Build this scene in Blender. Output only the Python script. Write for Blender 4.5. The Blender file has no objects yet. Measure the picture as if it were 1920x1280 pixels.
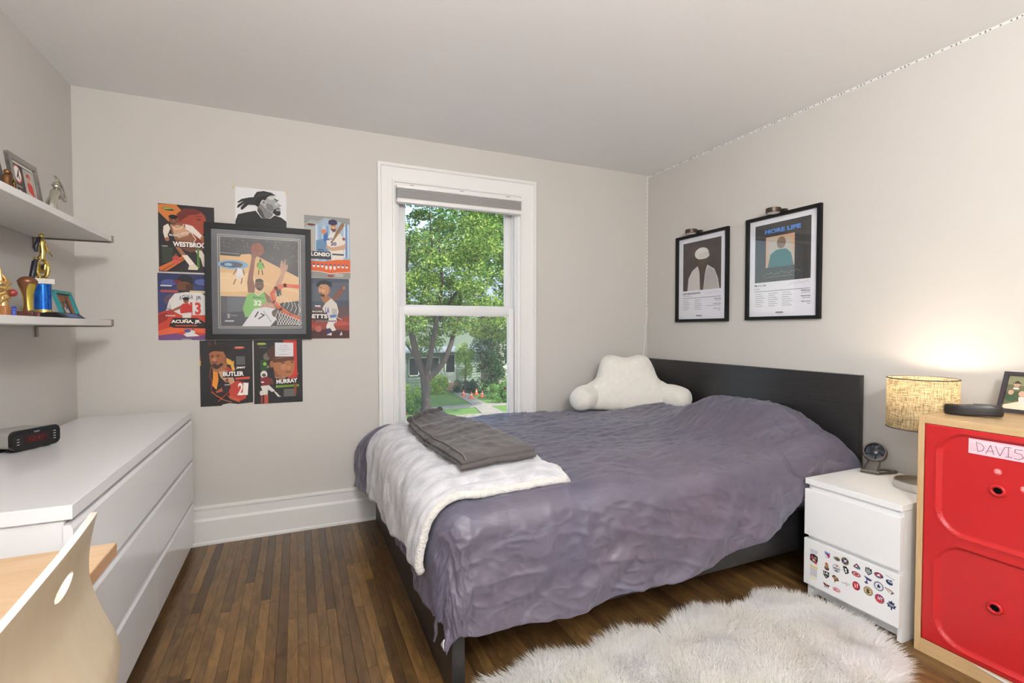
import bpy, bmesh, math, random
from mathutils import Vector, Matrix, noise

scene = bpy.context.scene
C = scene.collection
RNG = random.Random(11)
PI = math.pi

# ------------------------------------------------------------------ camera
cam_data = bpy.data.cameras.new('camera')
cam_data.sensor_width = 36.0
cam_data.lens = 36.0 * 919.3 / 1920.0
cam_data.clip_start = 0.02
cam_data.clip_end = 400
cam = bpy.data.objects.new('camera', cam_data)
C.objects.link(cam)
cam.location = (0.0, 0.0, 1.2325)
cam.rotation_euler = (PI / 2 - 0.0249, 0.0, -0.4149)
scene.camera = cam

# ------------------------------------------------------------------ colour management
vs = scene.view_settings
vs.view_transform = 'Standard'
vs.look = 'None'
vs.gamma = 1.0
vs.use_curve_mapping = False
vs.exposure = 0.4

# ------------------------------------------------------------------ room size
XL, XR, YB, H, YN = -1.0528, 2.662, 3.2651, 2.4913, -1.5

# ------------------------------------------------------------------ sky, sun, fill light
world = bpy.data.worlds.new('sky')
scene.world = world
world.use_nodes = True
wn = world.node_tree
for n in list(wn.nodes):
    wn.nodes.remove(n)
w_out = wn.nodes.new('ShaderNodeOutputWorld')
w_bg = wn.nodes.new('ShaderNodeBackground')
w_sky = wn.nodes.new('ShaderNodeTexSky')
w_sky.sky_type = 'NISHITA'
w_sky.sun_disc = False
w_sky.sun_elevation = math.radians(52)
w_sky.sun_rotation = math.radians(130)
w_sky.air_density = 1.2
w_sky.dust_density = 2.0
w_bg.inputs['Strength'].default_value = 0.36
wn.links.new(w_sky.outputs[0], w_bg.inputs[0])
wn.links.new(w_bg.outputs[0], w_out.inputs[0])

def lamp(name, kind, loc, rot, energy, color, **kw):
    d = bpy.data.lights.new(name, kind)
    d.energy = energy
    d.color = color
    for k, v in kw.items():
        setattr(d, k, v)
    o = bpy.data.objects.new(name, d)
    o.location = loc
    o.rotation_euler = rot
    C.objects.link(o)
    return o

# sun high behind this house and to the right: it lights the trees across the street
lamp('sun', 'SUN', (0, -10, 20), (math.radians(40), 0, math.radians(28)), 5.2, (1.0, .95, .86), angle=.01)
# area fill light set in the added left-wall window, out of view
lamp('side_window_fill', 'AREA', (XL + .002, -.45, 1.42), (0, -PI / 2, 0), 20, (.95, .98, 1.0),
     shape='RECTANGLE', size=1.5, size_y=1.4)

# ------------------------------------------------------------------ helpers
def lin(c):
    if isinstance(c, str):
        c = c.lstrip('#')
        c = tuple(int(c[i:i + 2], 16) for i in (0, 2, 4))
    out = []
    for v in c[:3]:
        v = v / 255.0
        out.append(v / 12.92 if v <= .04045 else ((v + .055) / 1.055) ** 2.4)
    return (*out, 1.0)

MATS = {}
def mat(name, color, rough=.5, metal=0.0, spec=.5, var=None, bump=None, color2=None, sheen=0, coat=0, stretch=(1, 1, 1), dist=0.0):
    """Principled material; var=(scale, amount) blends to color2 by noise, bump=(scale, strength)."""
    if name in MATS:
        return MATS[name]
    m = bpy.data.materials.new(name)
    m.use_nodes = True
    nt = m.node_tree
    b = nt.nodes['Principled BSDF']
    b.inputs['Base Color'].default_value = lin(color)
    b.inputs['Roughness'].default_value = rough
    b.inputs['Metallic'].default_value = metal
    b.inputs['Specular IOR Level'].default_value = spec
    b.inputs['Sheen Weight'].default_value = sheen
    b.inputs['Coat Weight'].default_value = coat
    b.inputs['Coat Roughness'].default_value = .08
    if var or bump:
        tc = nt.nodes.new('ShaderNodeTexCoord')
        mp = nt.nodes.new('ShaderNodeMapping')
        mp.inputs['Scale'].default_value = stretch
        nt.links.new(tc.outputs['Object'], mp.inputs[0])
    if var:
        n = nt.nodes.new('ShaderNodeTexNoise')
        n.inputs['Scale'].default_value = var[0]
        n.inputs['Detail'].default_value = 6
        n.inputs['Distortion'].default_value = dist
        nt.links.new(mp.outputs[0], n.inputs['Vector'])
        r = nt.nodes.new('ShaderNodeValToRGB')
        r.color_ramp.elements[0].position = .5 - var[1] / 2
        r.color_ramp.elements[1].position = .5 + var[1] / 2
        r.color_ramp.elements[0].color = lin(color2 or color)
        r.color_ramp.elements[1].color = lin(color)
        nt.links.new(n.outputs['Fac'], r.inputs[0])
        nt.links.new(r.outputs[0], b.inputs['Base Color'])
    if bump:
        n2 = nt.nodes.new('ShaderNodeTexNoise')
        n2.inputs['Scale'].default_value = bump[0]
        n2.inputs['Detail'].default_value = 5
        nt.links.new(mp.outputs[0], n2.inputs['Vector'])
        bp = nt.nodes.new('ShaderNodeBump')
        bp.inputs['Strength'].default_value = bump[1]
        bp.inputs['Distance'].default_value = bump[2] if len(bump) > 2 else .004
        nt.links.new(n2.outputs['Fac'], bp.inputs['Height'])
        nt.links.new(bp.outputs[0], b.inputs['Normal'])
    MATS[name] = m
    return m

def ink(c):
    """flat printed colour"""
    if isinstance(c, str):
        c = c.lstrip('#')
        c = tuple(int(c[i:i + 2], 16) for i in (0, 2, 4))
    return mat('print_%02x%02x%02x' % tuple(c), c, .55, spec=.35)

class MB:
    def __init__(self):
        self.bm = bmesh.new()
        self.mi = 0
    def _fin(self, faces):
        for f in faces:
            f.material_index = self.mi
    def box(self, x0, x1, y0, y1, z0, z1, bev=0.0, seg=2):
        v = [self.bm.verts.new((x, y, z)) for x in (x0, x1) for y in (y0, y1) for z in (z0, z1)]
        fs = [self.bm.faces.new([v[i] for i in q]) for q in
              ((0, 1, 3, 2), (4, 6, 7, 5), (0, 4, 5, 1), (2, 3, 7, 6), (0, 2, 6, 4), (1, 5, 7, 3))]
        self._fin(fs)
        if bev:
            es = list({e for f in fs for e in f.edges})
            r = bmesh.ops.bevel(self.bm, geom=es, offset=bev, segments=seg, profile=.5, affect='EDGES')
            self._fin(r['faces'])
        return self
    def tube(self, path, rad, n=10, caps=True, closed=False):
        path = [Vector(p) for p in path]
        if not hasattr(rad, '__len__'):
            rad = [rad] * len(path)
        rings = []
        up = None
        m = len(path)
        for i, p in enumerate(path):
            a = path[(i - 1) % m] if (closed or i > 0) else p
            b = path[(i + 1) % m] if (closed or i < m - 1) else p
            t = (b - a).normalized()
            if up is None:
                up = Vector((0, 0, 1)) if abs(t.z) < .9 else Vector((1, 0, 0))
            s = t.cross(up).normalized()
            u = s.cross(t).normalized()
            up = u
            rings.append([self.bm.verts.new(p + (s * math.cos(k * 2 * PI / n) + u * math.sin(k * 2 * PI / n)) * rad[i]) for k in range(n)])
        fs = []
        for i in range(m if closed else m - 1):
            A, B = rings[i], rings[(i + 1) % m]
            for k in range(n):
                fs.append(self.bm.faces.new((A[k], A[(k + 1) % n], B[(k + 1) % n], B[k])))
        if caps and not closed:
            fs.append(self.bm.faces.new(list(reversed(rings[0]))))
            fs.append(self.bm.faces.new(rings[-1]))
        self._fin(fs)
        return self
    def lathe(self, prof, c=(0, 0, 0), n=32, axis='Z', mtx=None, caps=True):
        """prof [(r, h)...] swept round the axis"""
        M = mtx or Matrix.Identity(4)
        c = Vector(c)
        rings = []
        for r, h in prof:
            ring = []
            for k in range(n):
                a = k * 2 * PI / n
                if axis == 'Z':
                    p = Vector((r * math.cos(a), r * math.sin(a), h))
                elif axis == 'X':
                    p = Vector((h, r * math.cos(a), r * math.sin(a)))
                else:
                    p = Vector((r * math.cos(a), h, r * math.sin(a)))
                ring.append(self.bm.verts.new(c + (M @ p)))
            rings.append(ring)
        fs = []
        for A, B in zip(rings, rings[1:]):
            for k in range(n):
                fs.append(self.bm.faces.new((A[k], A[(k + 1) % n], B[(k + 1) % n], B[k])))
        if caps and prof[0][0] > 1e-6:
            fs.append(self.bm.faces.new(list(reversed(rings[0]))))
        if caps and prof[-1][0] > 1e-6:
            fs.append(self.bm.faces.new(rings[-1]))
        self._fin(fs)
        return self
    def ball(self, c, r, n=16, m=10, sc=(1, 1, 1)):
        c = Vector(c)
        prof = [(max(1e-7, math.sin(i * PI / m)) * r, -math.cos(i * PI / m) * r) for i in range(m + 1)]
        M = Matrix.Diagonal((*sc, 1))
        return self.lathe(prof, c, n, 'Z', M)
    def prism(self, poly, fn, d0, d1):
        """poly of (a, b); fn(a, b, d) -> point; extruded from d0 to d1"""
        A = [self.bm.verts.new(fn(a, b, d0)) for a, b in poly]
        B = [self.bm.verts.new(fn(a, b, d1)) for a, b in poly]
        n = len(poly)
        fs = [self.bm.faces.new(A), self.bm.faces.new(list(reversed(B)))]
        for i in range(n):
            fs.append(self.bm.faces.new((A[i], B[i], B[(i + 1) % n], A[(i + 1) % n])))
        self._fin(fs)
        return self
    def grid(self, fn, nu, nv, wrap=False):
        vs = [[self.bm.verts.new(fn(i / nu, j / nv)) for j in range(nv + (0 if wrap else 1))] for i in range(nu + 1)]
        fs = []
        J = nv
        for i in range(nu):
            for j in range(J):
                j2 = (j + 1) % nv if wrap else j + 1
                fs.append(self.bm.faces.new((vs[i][j], vs[i + 1][j], vs[i + 1][j2], vs[i][j2])))
        self._fin(fs)
        return self

def tag(o, label=None, cat=None, group=None, kind=None):
    if label: o['label'] = label
    if cat: o['category'] = cat
    if group: o['group'] = group
    if kind: o['kind'] = kind
    return o

def obj(name, mb, mats, parent=None, smooth=35, fix=True):
    me = bpy.data.meshes.new(name)
    bm = mb.bm
    if fix:
        bmesh.ops.recalc_face_normals(bm, faces=bm.faces[:])
    bm.to_mesh(me)
    bm.free()
    if not isinstance(mats, (list, tuple)):
        mats = [mats]
    for m in mats:
        me.materials.append(m)
    if smooth:
        me.shade_smooth()
        me.set_sharp_from_angle(angle=math.radians(smooth))
    o = bpy.data.objects.new(name, me)
    C.objects.link(o)
    attach(o, parent)
    return o

def world_loc(o):
    v = Vector(o.location)
    # parts keep local matrices equal to identity with an inverse of the root, see attach
    return v

ROOT = {}
def attach(o, parent):
    """child meshes are written in world coordinates; undo the root's own transform"""
    if parent is None:
        ROOT[o.name] = Matrix.Identity(4)
        return
    o.parent = parent
    o.matrix_parent_inverse = ROOT[parent.name].inverted()
    ROOT[o.name] = Matrix.Identity(4)

def thing(name, label, cat, loc=(0, 0, 0), group=None, kind=None):
    o = bpy.data.objects.new(name, None)
    o.empty_display_size = .05
    o.location = loc
    C.objects.link(o)
    ROOT[o.name] = Matrix.Translation(loc)
    return tag(o, label, cat, group, kind)

def solo(name, mb, mats, label, cat, group=None, smooth=35):
    return tag(obj(name, mb, mats, None, smooth), label, cat, group)

def struct(name, mb, mats, parent=None, smooth=35):
    o = obj(name, mb, mats, parent, smooth)
    if parent is None:
        o['kind'] = 'structure'
    return o

def sub(o, lv=1):
    m = o.modifiers.new('subdivision', 'SUBSURF')
    m.levels = lv
    m.render_levels = lv
    return o

def fbm(p, sc=1.0, oct=3):
    v, a = 0.0, 1.0
    p = Vector(p) * sc
    for _ in range(oct):
        v += a * noise.noise(p)
        p = p * 2.03
        a *= .5
    return v

def smst(a, b, x):
    t = min(1, max(0, (x - a) / (b - a)))
    return t * t * (3 - 2 * t)

def interp(pts, x):
    if x <= pts[0][0]:
        return pts[0][1]
    for (a, b), (c, d) in zip(pts, pts[1:]):
        if x <= c:
            return b + (d - b) * (x - a) / (c - a)
    return pts[-1][1]

# ---- flat print: polygons, ellipses and lettering laid on a plane, each layer a hair above the last
TXT = {}
def text_mesh(s, bold):
    k = (s, bold)
    if k not in TXT:
        cu = bpy.data.curves.new('lettering', 'FONT')
        cu.body = s
        cu.align_x = 'CENTER'
        cu.align_y = 'CENTER'
        cu.offset = bold
        cu.resolution_u = 3
        o = bpy.data.objects.new('lettering', cu)
        me = bpy.data.meshes.new_from_object(o)
        bpy.data.objects.remove(o)
        V = [v.co.copy() for v in me.vertices]
        F = [tuple(p.vertices) for p in me.polygons]
        x0, x1 = min(v.x for v in V), max(v.x for v in V)
        y0, y1 = min(v.y for v in V), max(v.y for v in V)
        V = [((v.x - (x0 + x1) / 2) / (x1 - x0), (v.y - (y0 + y1) / 2) / (y1 - y0)) for v in V]
        TXT[k] = (V, F)
        bpy.data.meshes.remove(me)
    return TXT[k]

def art(name, parent, shapes, origin, U, V, step=.00006, base=.0002):
    """shapes in (u, v), v counted down from the top-left corner 'origin'; U, V are the full edge vectors"""
    O, U, V = Vector(origin), Vector(U), Vector(V)
    N = U.cross(V).normalized() * -1.0
    bm = bmesh.new()
    mats, idx = [], {}
    def mi(c):
        if c not in idx:
            idx[c] = len(mats)
            mats.append(ink(c))
        return idx[c]
    d = base
    for s in shapes:
        d += step
        pt = lambda a, b: O + U * a + V * b + N * d
        k = s[0]
        if k == 'p':
            f = bm.faces.new([bm.verts.new(pt(a, b)) for a, b in s[2]])
            f.material_index = mi(s[1])
        elif k == 'e':
            _, c, cx, cy, rx, ry = s[:6]
            rot = s[6] if len(s) > 6 else 0
            n = 20
            q = []
            asp = V.length / U.length
            for i in range(n):
                a = i * 2 * PI / n
                x, y = rx * math.cos(a), ry * math.sin(a) * asp
                x, y = x * math.cos(rot) - y * math.sin(rot), x * math.sin(rot) + y * math.cos(rot)
                q.append(bm.verts.new(pt(cx + x, cy + y / asp)))
            f = bm.faces.new(q)
            f.material_index = mi(c)
        elif k == 'r':
            _, c, x0, y0, x1, y1 = s
            f = bm.faces.new([bm.verts.new(pt(a, b)) for a, b in ((x0, y0), (x1, y0), (x1, y1), (x0, y1))])
            f.material_index = mi(c)
        elif k == 't':
            _, c, txt, cx, cy, w, h = s[:7]
            bold = s[7] if len(s) > 7 else .0
            rot = s[8] if len(s) > 8 else 0
            TV, TF = text_mesh(txt, bold)
            asp = V.length / U.length
            vv = []
            for a, b in TV:
                x, y = a * w, -b * h * asp
                x, y = x * math.cos(rot) - y * math.sin(rot), x * math.sin(rot) + y * math.cos(rot)
                vv.append(bm.verts.new(pt(cx + x, cy + y / asp)))
            for q in TF:
                try:
                    f = bm.faces.new([vv[i] for i in q])
                    f.material_index = mi(c)
                except ValueError:
                    pass
        elif k == 'l':          # polyline of width w
            _, c, w, pts = s
            P = [pt(a, b) for a, b in pts]
            for A, B in zip(P, P[1:]):
                t = (B - A)
                if t.length < 1e-6:
                    continue
                t.normalize()
                n_ = t.cross(N).normalized() * (w / 2)
                e = t * (w * .3)
                f = bm.faces.new([bm.verts.new(q) for q in (A - e + n_, B + e + n_, B + e - n_, A - e - n_)])
                f.material_index = mi(c)
    for f in bm.faces:
        f.normal_update()
        if f.normal.dot(N) < 0:
            f.normal_flip()
    me = bpy.data.meshes.new(name)
    bm.to_mesh(me)
    bm.free()
    for m in mats:
        me.materials.append(m)
    o = bpy.data.objects.new(name, me)
    C.objects.link(o)
    attach(o, parent)
    return o

# ================================================================== MATERIALS
M_wall = mat('wall_paint', (201, 197, 192), .75, spec=.25, bump=(260, .06, .001))
M_ceil = mat('ceiling_paint', (243, 243, 243), .85, spec=.2)
M_trim = mat('trim_paint', (232, 231, 229), .35, spec=.4)
M_vinyl = mat('white_vinyl_sash', (228, 228, 228), .4)
M_dresser = mat('white_gloss_foil', (240, 240, 242), .12, spec=.5)
M_nstand = mat('white_melamine', (240, 240, 240), .3)
M_black = mat('black_lacquer', (14, 14, 15), .5, spec=.3)
M_blackw = mat('blackbrown_ash', (34, 33, 34), .36, spec=.55, var=(7, .5), color2=(22, 21, 22), bump=(9, .35, .003), stretch=(8, .8, 9), dist=1.2)
M_foot = mat('blackbrown_foil', (44, 42, 41), .38, var=(6, .5), color2=(34, 32, 31), stretch=(8, .6, 9))
M_steel = mat('brushed_steel', (206, 203, 198), .3, metal=1.0)
M_gun = mat('gunmetal_plastic', (96, 90, 84), .32, metal=.75)
M_gun2 = mat('gunmetal_dark', (60, 60, 64), .3, metal=.6)
M_gold = mat('gold_plastic', (214, 190, 110), .22, metal=1.0)
M_silver = mat('silver_plastic', (206, 203, 192), .2, metal=1.0)
M_bronze = mat('antique_bronze', (140, 100, 62), .35, metal=.8, var=(30, .5), color2=(70, 46, 28))
M_bronze2 = mat('copper_brown', (120, 78, 52), .35, metal=.5)
M_olive = mat('brass_olive', (178, 162, 72), .35, metal=.6)
M_red = mat('red_plastic', (182, 34, 36), .34, spec=.45, bump=(500, .04, .0005))
M_pine = mat('pine_wood', (208, 178, 134), .45, var=(5, .55), color2=(184, 150, 106), stretch=(9, 9, .8), dist=.8)
M_pineh = mat('pine_wood_top', (208, 178, 134), .42, var=(5, .55), color2=(186, 152, 108), stretch=(9, .8, 9), dist=.8)
M_birch = mat('birch_ply', (206, 191, 166), .4, var=(4, .6), color2=(196, 177, 148), stretch=(6, 6, .7), dist=.6)
M_birche = mat('birch_edge', (236, 228, 214), .5)
M_desk = mat('beech_laminate', (226, 196, 160), .4, var=(4, .6), color2=(206, 170, 130), stretch=(1.2, 9, 9), dist=1.0)
M_deske = mat('beech_edge', (190, 152, 116), .5, var=(8, .6), color2=(172, 134, 100), stretch=(6, 1, 6))
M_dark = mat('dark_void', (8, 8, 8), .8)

def glass_mat(name, refl=1.5, milky=0.0, tint=(255, 255, 255)):
    m = bpy.data.materials.new(name)
    m.use_nodes = True
    nt = m.node_tree
    for n in list(nt.nodes):
        nt.nodes.remove(n)
    out = nt.nodes.new('ShaderNodeOutputMaterial')
    tr = nt.nodes.new('ShaderNodeBsdfTransparent')
    tr.inputs[0].default_value = lin(tint)
    gl = nt.nodes.new('ShaderNodeBsdfGlossy')
    gl.inputs['Roughness'].default_value = .01
    fr = nt.nodes.new('ShaderNodeFresnel')
    fr.inputs['IOR'].default_value = refl
    mx = nt.nodes.new('ShaderNodeMixShader')
    # only the outer face of a pane mirrors
    ge = nt.nodes.new('ShaderNodeNewGeometry')
    iv = nt.nodes.new('ShaderNodeMath'); iv.operation = 'SUBTRACT'; iv.inputs[0].default_value = 1.0
    mu = nt.nodes.new('ShaderNodeMath'); mu.operation = 'MULTIPLY'
    nt.links.new(ge.outputs['Backfacing'], iv.inputs[1])
    nt.links.new(fr.outputs[0], mu.inputs[0]); nt.links.new(iv.outputs[0], mu.inputs[1])
    nt.links.new(mu.outputs[0], mx.inputs[0])
    nt.links.new(tr.outputs[0], mx.inputs[1])
    nt.links.new(gl.outputs[0], mx.inputs[2])
    last = mx.outputs[0]
    if milky:  # thin whitish veil mixed over the clear glass
        df = nt.nodes.new('ShaderNodeBsdfTranslucent')
        df.inputs[0].default_value = (.9, .92, .92, 1)
        d2 = nt.nodes.new('ShaderNodeBsdfDiffuse')
        d2.inputs[0].default_value = (.9, .92, .92, 1)
        ad = nt.nodes.new('ShaderNodeMixShader')
        nt.links.new(df.outputs[0], ad.inputs[1])
        nt.links.new(d2.outputs[0], ad.inputs[2])
        m2 = nt.nodes.new('ShaderNodeMixShader')
        m2.inputs[0].default_value = milky
        nt.links.new(last, m2.inputs[1])
        nt.links.new(ad.outputs[0], m2.inputs[2])
        last = m2.outputs[0]
    nt.links.new(last, out.inputs[0])
    return m

M_pane = glass_mat('window_glass', 1.45, .015)
M_milkypane = glass_mat('milky_window_glass', 1.45, .04)
M_frameglass = glass_mat('picture_glass', 1.65)

def plank_mat():
    m = bpy.data.materials.new('dark_stained_birch_strip')
    m.use_nodes = True
    nt = m.node_tree
    b = nt.nodes['Principled BSDF']
    L = nt.links.new
    oi = nt.nodes.new('ShaderNodeObjectInfo')
    tc = nt.nodes.new('ShaderNodeTexCoord')
    ad = nt.nodes.new('ShaderNodeVectorMath'); ad.operation = 'ADD'
    sc = nt.nodes.new('ShaderNodeVectorMath'); sc.operation = 'SCALE'
    cm = nt.nodes.new('ShaderNodeCombineXYZ')
    L(oi.outputs['Random'], cm.inputs[0]); L(oi.outputs['Random'], cm.inputs[1])
    L(cm.outputs[0], sc.inputs[0]); sc.inputs['Scale'].default_value = 37
    L(tc.outputs['Object'], ad.inputs[0]); L(sc.outputs[0], ad.inputs[1])
    mp = nt.nodes.new('ShaderNodeMapping'); mp.inputs['Scale'].default_value = (9, 2.2, 1)
    L(ad.outputs[0], mp.inputs[0])
    n1 = nt.nodes.new('ShaderNodeTexNoise'); n1.inputs['Scale'].default_value = 3.0; n1.inputs['Detail'].default_value = 7; n1.inputs['Distortion'].default_value = 1.4
    L(mp.outputs[0], n1.inputs['Vector'])
    n2 = nt.nodes.new('ShaderNodeTexNoise'); n2.inputs['Scale'].default_value = 60; n2.inputs['Detail'].default_value = 4
    L(mp.outputs[0], n2.inputs['Vector'])
    rnd = nt.nodes.new('ShaderNodeValToRGB')
    e = rnd.color_ramp.elements
    e[0].position = 0; e[0].color = lin((80, 60, 37))
    e[1].position = 1; e[1].color = lin((146, 114, 70))
    for p, c in ((.25, (102, 77, 48)), (.5, (118, 90, 55)), (.75, (108, 84, 52))):
        q = e.new(p); q.color = lin(c)
    L(oi.outputs['Random'], rnd.inputs[0])
    r1 = nt.nodes.new('ShaderNodeValToRGB')
    r1.color_ramp.elements[0].position = .32; r1.color_ramp.elements[0].color = (.56, .52, .5, 1)
    r1.color_ramp.elements[1].position = .66; r1.color_ramp.elements[1].color = (1.12, 1.08, 1.0, 1)
    L(n1.outputs['Fac'], r1.inputs[0])
    mu = nt.nodes.new('ShaderNodeMixRGB'); mu.blend_type = 'MULTIPLY'; mu.inputs[0].default_value = 1
    L(rnd.outputs[0], mu.inputs[1]); L(r1.outputs[0], mu.inputs[2])
    r2 = nt.nodes.new('ShaderNodeValToRGB')
    r2.color_ramp.elements[0].position = .35; r2.color_ramp.elements[0].color = (.8, .78, .76, 1)
    r2.color_ramp.elements[1].position = .65; r2.color_ramp.elements[1].color = (1.1, 1.1, 1.08, 1)
    L(n2.outputs['Fac'], r2.inputs[0])
    m2 = nt.nodes.new('ShaderNodeMixRGB'); m2.blend_type = 'MULTIPLY'; m2.inputs[0].default_value = 1
    L(mu.outputs[0], m2.inputs[1]); L(r2.outputs[0], m2.inputs[2])
    L(m2.outputs[0], b.inputs['Base Color'])
    b.inputs['Roughness'].default_value = .3
    b.inputs['Specular IOR Level'].default_value = .45
    return m
M_plank = plank_mat()

# ================================================================== ROOM SHELL
m = MB(); m.box(XL - .2, XR + .2, YN - .2, YB + .2, -.2, -.012)
floor = struct('floor', m, mat('dark_floor_joints', (34, 22, 14), .5), smooth=0)
# strip flooring, one plank one object, running towards the window wall
PW = .0385
def plank_mesh(L):
    k = MB()
    w, h, c = PW / 2 - .0003, .012, .0006
    pr = [(-w, 0), (w, 0), (w, h - c), (w - c, h), (-w + c, h), (-w, h - c)]
    k.prism(pr, lambda a, b, d: (a, d, b - .012), 0, L)
    me = bpy.data.meshes.new('plank')
    bmesh.ops.recalc_face_normals(k.bm, faces=k.bm.faces[:])
    k.bm.to_mesh(me); k.bm.free()
    me.materials.append(M_plank)
    return me
lengths = [.42, .6, .8, 1.0, 1.25, 1.5]
pm = {L: plank_mesh(L) for L in lengths}
pr_ = random.Random(4)
x = -.64
nplank = 0
extra = MB()
while x < XR + .03:
    y = YB - .005
    y -= pr_.uniform(-.02, .0)
    first = True
    while y > .55:
        L = pr_.choice(lengths)
        if first:
            L = pr_.choice(lengths[:5]); first = False
        ylo = y - L
        if nplank < 292 and not (x > .6 and y < 1.0 and nplank > 280):
            o = bpy.data.objects.new('plank', pm[L])
            C.objects.link(o)
            o.parent = floor
            o.location = (x, ylo, 0)
            nplank += 1
        else:
            extra.box(x - PW / 2 + .0006, x + PW / 2 - .0006, ylo + .0006, y, -.012, 0)
        y = ylo - .0008
    extra.box(x - PW / 2 + .0006, x + PW / 2 - .0006, YN, y, -.012, 0)
    x += PW
xx = -.64 - PW
while xx > XL - .05:
    extra.box(xx - PW / 2 + .0006, xx + PW / 2 - .0006, YN, YB, -.012, 0)
    xx -= PW
e_ = obj('further_planks', extra, M_plank, floor, 0)
e_['kind'] = 'stuff'

# window wall with its opening
OX0, OX1, OZ0, OZ1 = .615, 1.475, .565, 2.17
m = MB()
T = .17
m.box(XL - .2, OX0, YB, YB + T, -.2, H + .15)
m.box(OX1, XR + .2, YB, YB + T, -.2, H + .15)
m.box(OX0, OX1, YB, YB + T, -.2, OZ0)
m.box(OX0, OX1, YB, YB + T, OZ1, H + .15)
struct('wall_back', m, M_wall, smooth=0)
WY0, WY1 = -1.15, .25         # opening of the unseen left-wall window, added for fill light
m = MB()
m.box(XL - .2, XL, YN - .2, WY0, -.2, H + .15); m.box(XL - .2, XL, WY1, YB + .1, -.2, H + .15)
m.box(XL - .2, XL, WY0, WY1, -.2, .67); m.box(XL - .2, XL, WY0, WY1, 2.17, H + .15)
struct('wall_left', m, M_wall, smooth=0)
m = MB(); m.box(XR, XR + .2, YN - .2, YB + .1, -.2, H + .15)
struct('wall_right', m, M_wall, smooth=0)
m = MB(); m.box(XL - .2, XR + .2, YN - .2, YN, -.2, H + .15)
struct('wall_front', m, M_wall, smooth=0)
m = MB(); m.box(XL - .2, XR + .2, YN - .2, YB + .2, H, H + .25)
struct('ceiling', m, M_ceil, smooth=0)

# baseboards
PROF = [(0, 0), (.03, 0), (.03, .012), (.023, .02), (.023, .136), (.014, .15), (.014, .198), (.02, .203), (.02, .212), (.006, .22), (0, .22)]
m = MB(); m.prism(PROF, lambda a, b, d: (d, YB - a, b), XL, XR)
struct('baseboard_back', m, M_trim, smooth=30)
m = MB(); m.prism(PROF, lambda a, b, d: (XR - a, d, b), YN, YB - .03)
struct('baseboard_right', m, M_trim, smooth=30)
m = MB(); m.prism(PROF, lambda a, b, d: (XL + a, d, b), YN, YB - .03)
struct('baseboard_left', m, M_trim, smooth=30)

# window in the back wall: casing, stool, jambs, two sashes, panes
win = bpy.data.objects.new('window_1', None); C.objects.link(win); ROOT[win.name] = Matrix.Identity(4)
win['kind'] = 'structure'
CX0, CX1, CZ = .487, 1.622, 2.308
def casing_profile(w):
    # (distance from the outer edge, projection)
    return [(0, 0), (0, .03), (.008, .034), (.018, .034), (.022, .027), (.024, .022), (w - .036, .02), (w - .032, .027), (w - .022, .028), (w - .018, .017), (w - .006, .016), (w, .012), (w, 0)]
cw = OX0 - CX0
m = MB(); m.prism(casing_profile(cw), lambda a, b, d: (CX0 + a, YB - b, (.555 if d == 0 else CZ - a * (CZ - OZ1) / cw)), 0, 1)
obj('casing', m, M_trim, win, 25)
cw2 = CX1 - OX1
m = MB(); m.prism(casing_profile(cw2), lambda a, b, d: (CX1 - a, YB - b, (.555 if d == 0 else CZ - a * (CZ - OZ1) / cw2)), 0, 1)
obj('casing', m, M_trim, win, 25)
ch = CZ - OZ1
m = MB(); m.prism(casing_profile(ch), lambda a, b, d: ((CX0 + a * cw / ch if d == 0 else CX1 - a * cw2 / ch), YB - b, CZ - a), 0, 1)
obj('head_casing', m, M_trim, win, 25)
m = MB(); m.box(CX0 - .035, CX1 + .035, YB - .065, YB + .1, .53, .557, .006)
obj('sill', m, M_trim, win)
m = MB(); m.box(CX0, CX1, YB - .02, YB, .44, .53, .003)
obj('apron', m, M_trim, win)
m = MB()
m.box(OX0, OX0 + .006, YB, YB + T, OZ0, OZ1); m.box(OX1 - .006, OX1, YB, YB + T, OZ0, OZ1)
m.box(OX0, OX0 + .014, YB + .062, YB + .07, OZ0, OZ1, .002); m.box(OX1 - .014, OX1, YB + .062, YB + .07, OZ0, OZ1, .002)
m.box(OX0, OX0 + .012, YB + .004, YB + .02, OZ0, OZ1, .003); m.box(OX1 - .012, OX1, YB + .004, YB + .02, OZ0, OZ1, .003)
m.box(OX0, OX1, YB, YB + T, OZ1 - .006, OZ1)
obj('jamb', m, M_trim, win)
def sash(x0, x1, gx0, gx1, z0, gz0, gz1, z1, y0, y1, pm_):
    k = MB()
    k.box(x0, gx0, y0, y1, z0, z1, .004); k.box(gx1, x1, y0, y1, z0, z1, .004)
    k.box(gx0 - .004, gx1 + .004, y0, y1, z0, gz0, .004); k.box(gx0 - .004, gx1 + .004, y0, y1, gz1, z1, .004)
    s = obj('sash', k, M_vinyl, win)
    k = MB(); ym = (y0 + y1) / 2
    k.box(gx0 - .003, gx1 + .003, ym - .002, ym + .002, gz0 - .003, gz1 + .003)
    obj('pane', k, pm_, s, 0)
    k = MB()
    for a in (gx0, gx1 - .006):
        k.box(a, a + .006, y0 + .008, y0 + .016, gz0, gz1)
    k.box(gx0, gx1, y0 + .008, y0 + .016, gz0, gz0 + .006); k.box(gx0, gx1, y0 + .008, y0 + .016, gz1 - .006, gz1)
    obj('glazing_bead', k, M_vinyl, s, 0)
    return s
sash(.623, 1.464, .664, 1.421, .568, .60, 1.331, 1.388, YB + .022, YB + .06, M_milkypane)
sash(.625, 1.465, .679, 1.415, 1.34, 1.394, 2.11, 2.165, YB + .072, YB + .108, M_pane)
m = MB(); m.box(.66, 1.43, YB + .12, YB + .124, .57, 2.16)

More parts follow.
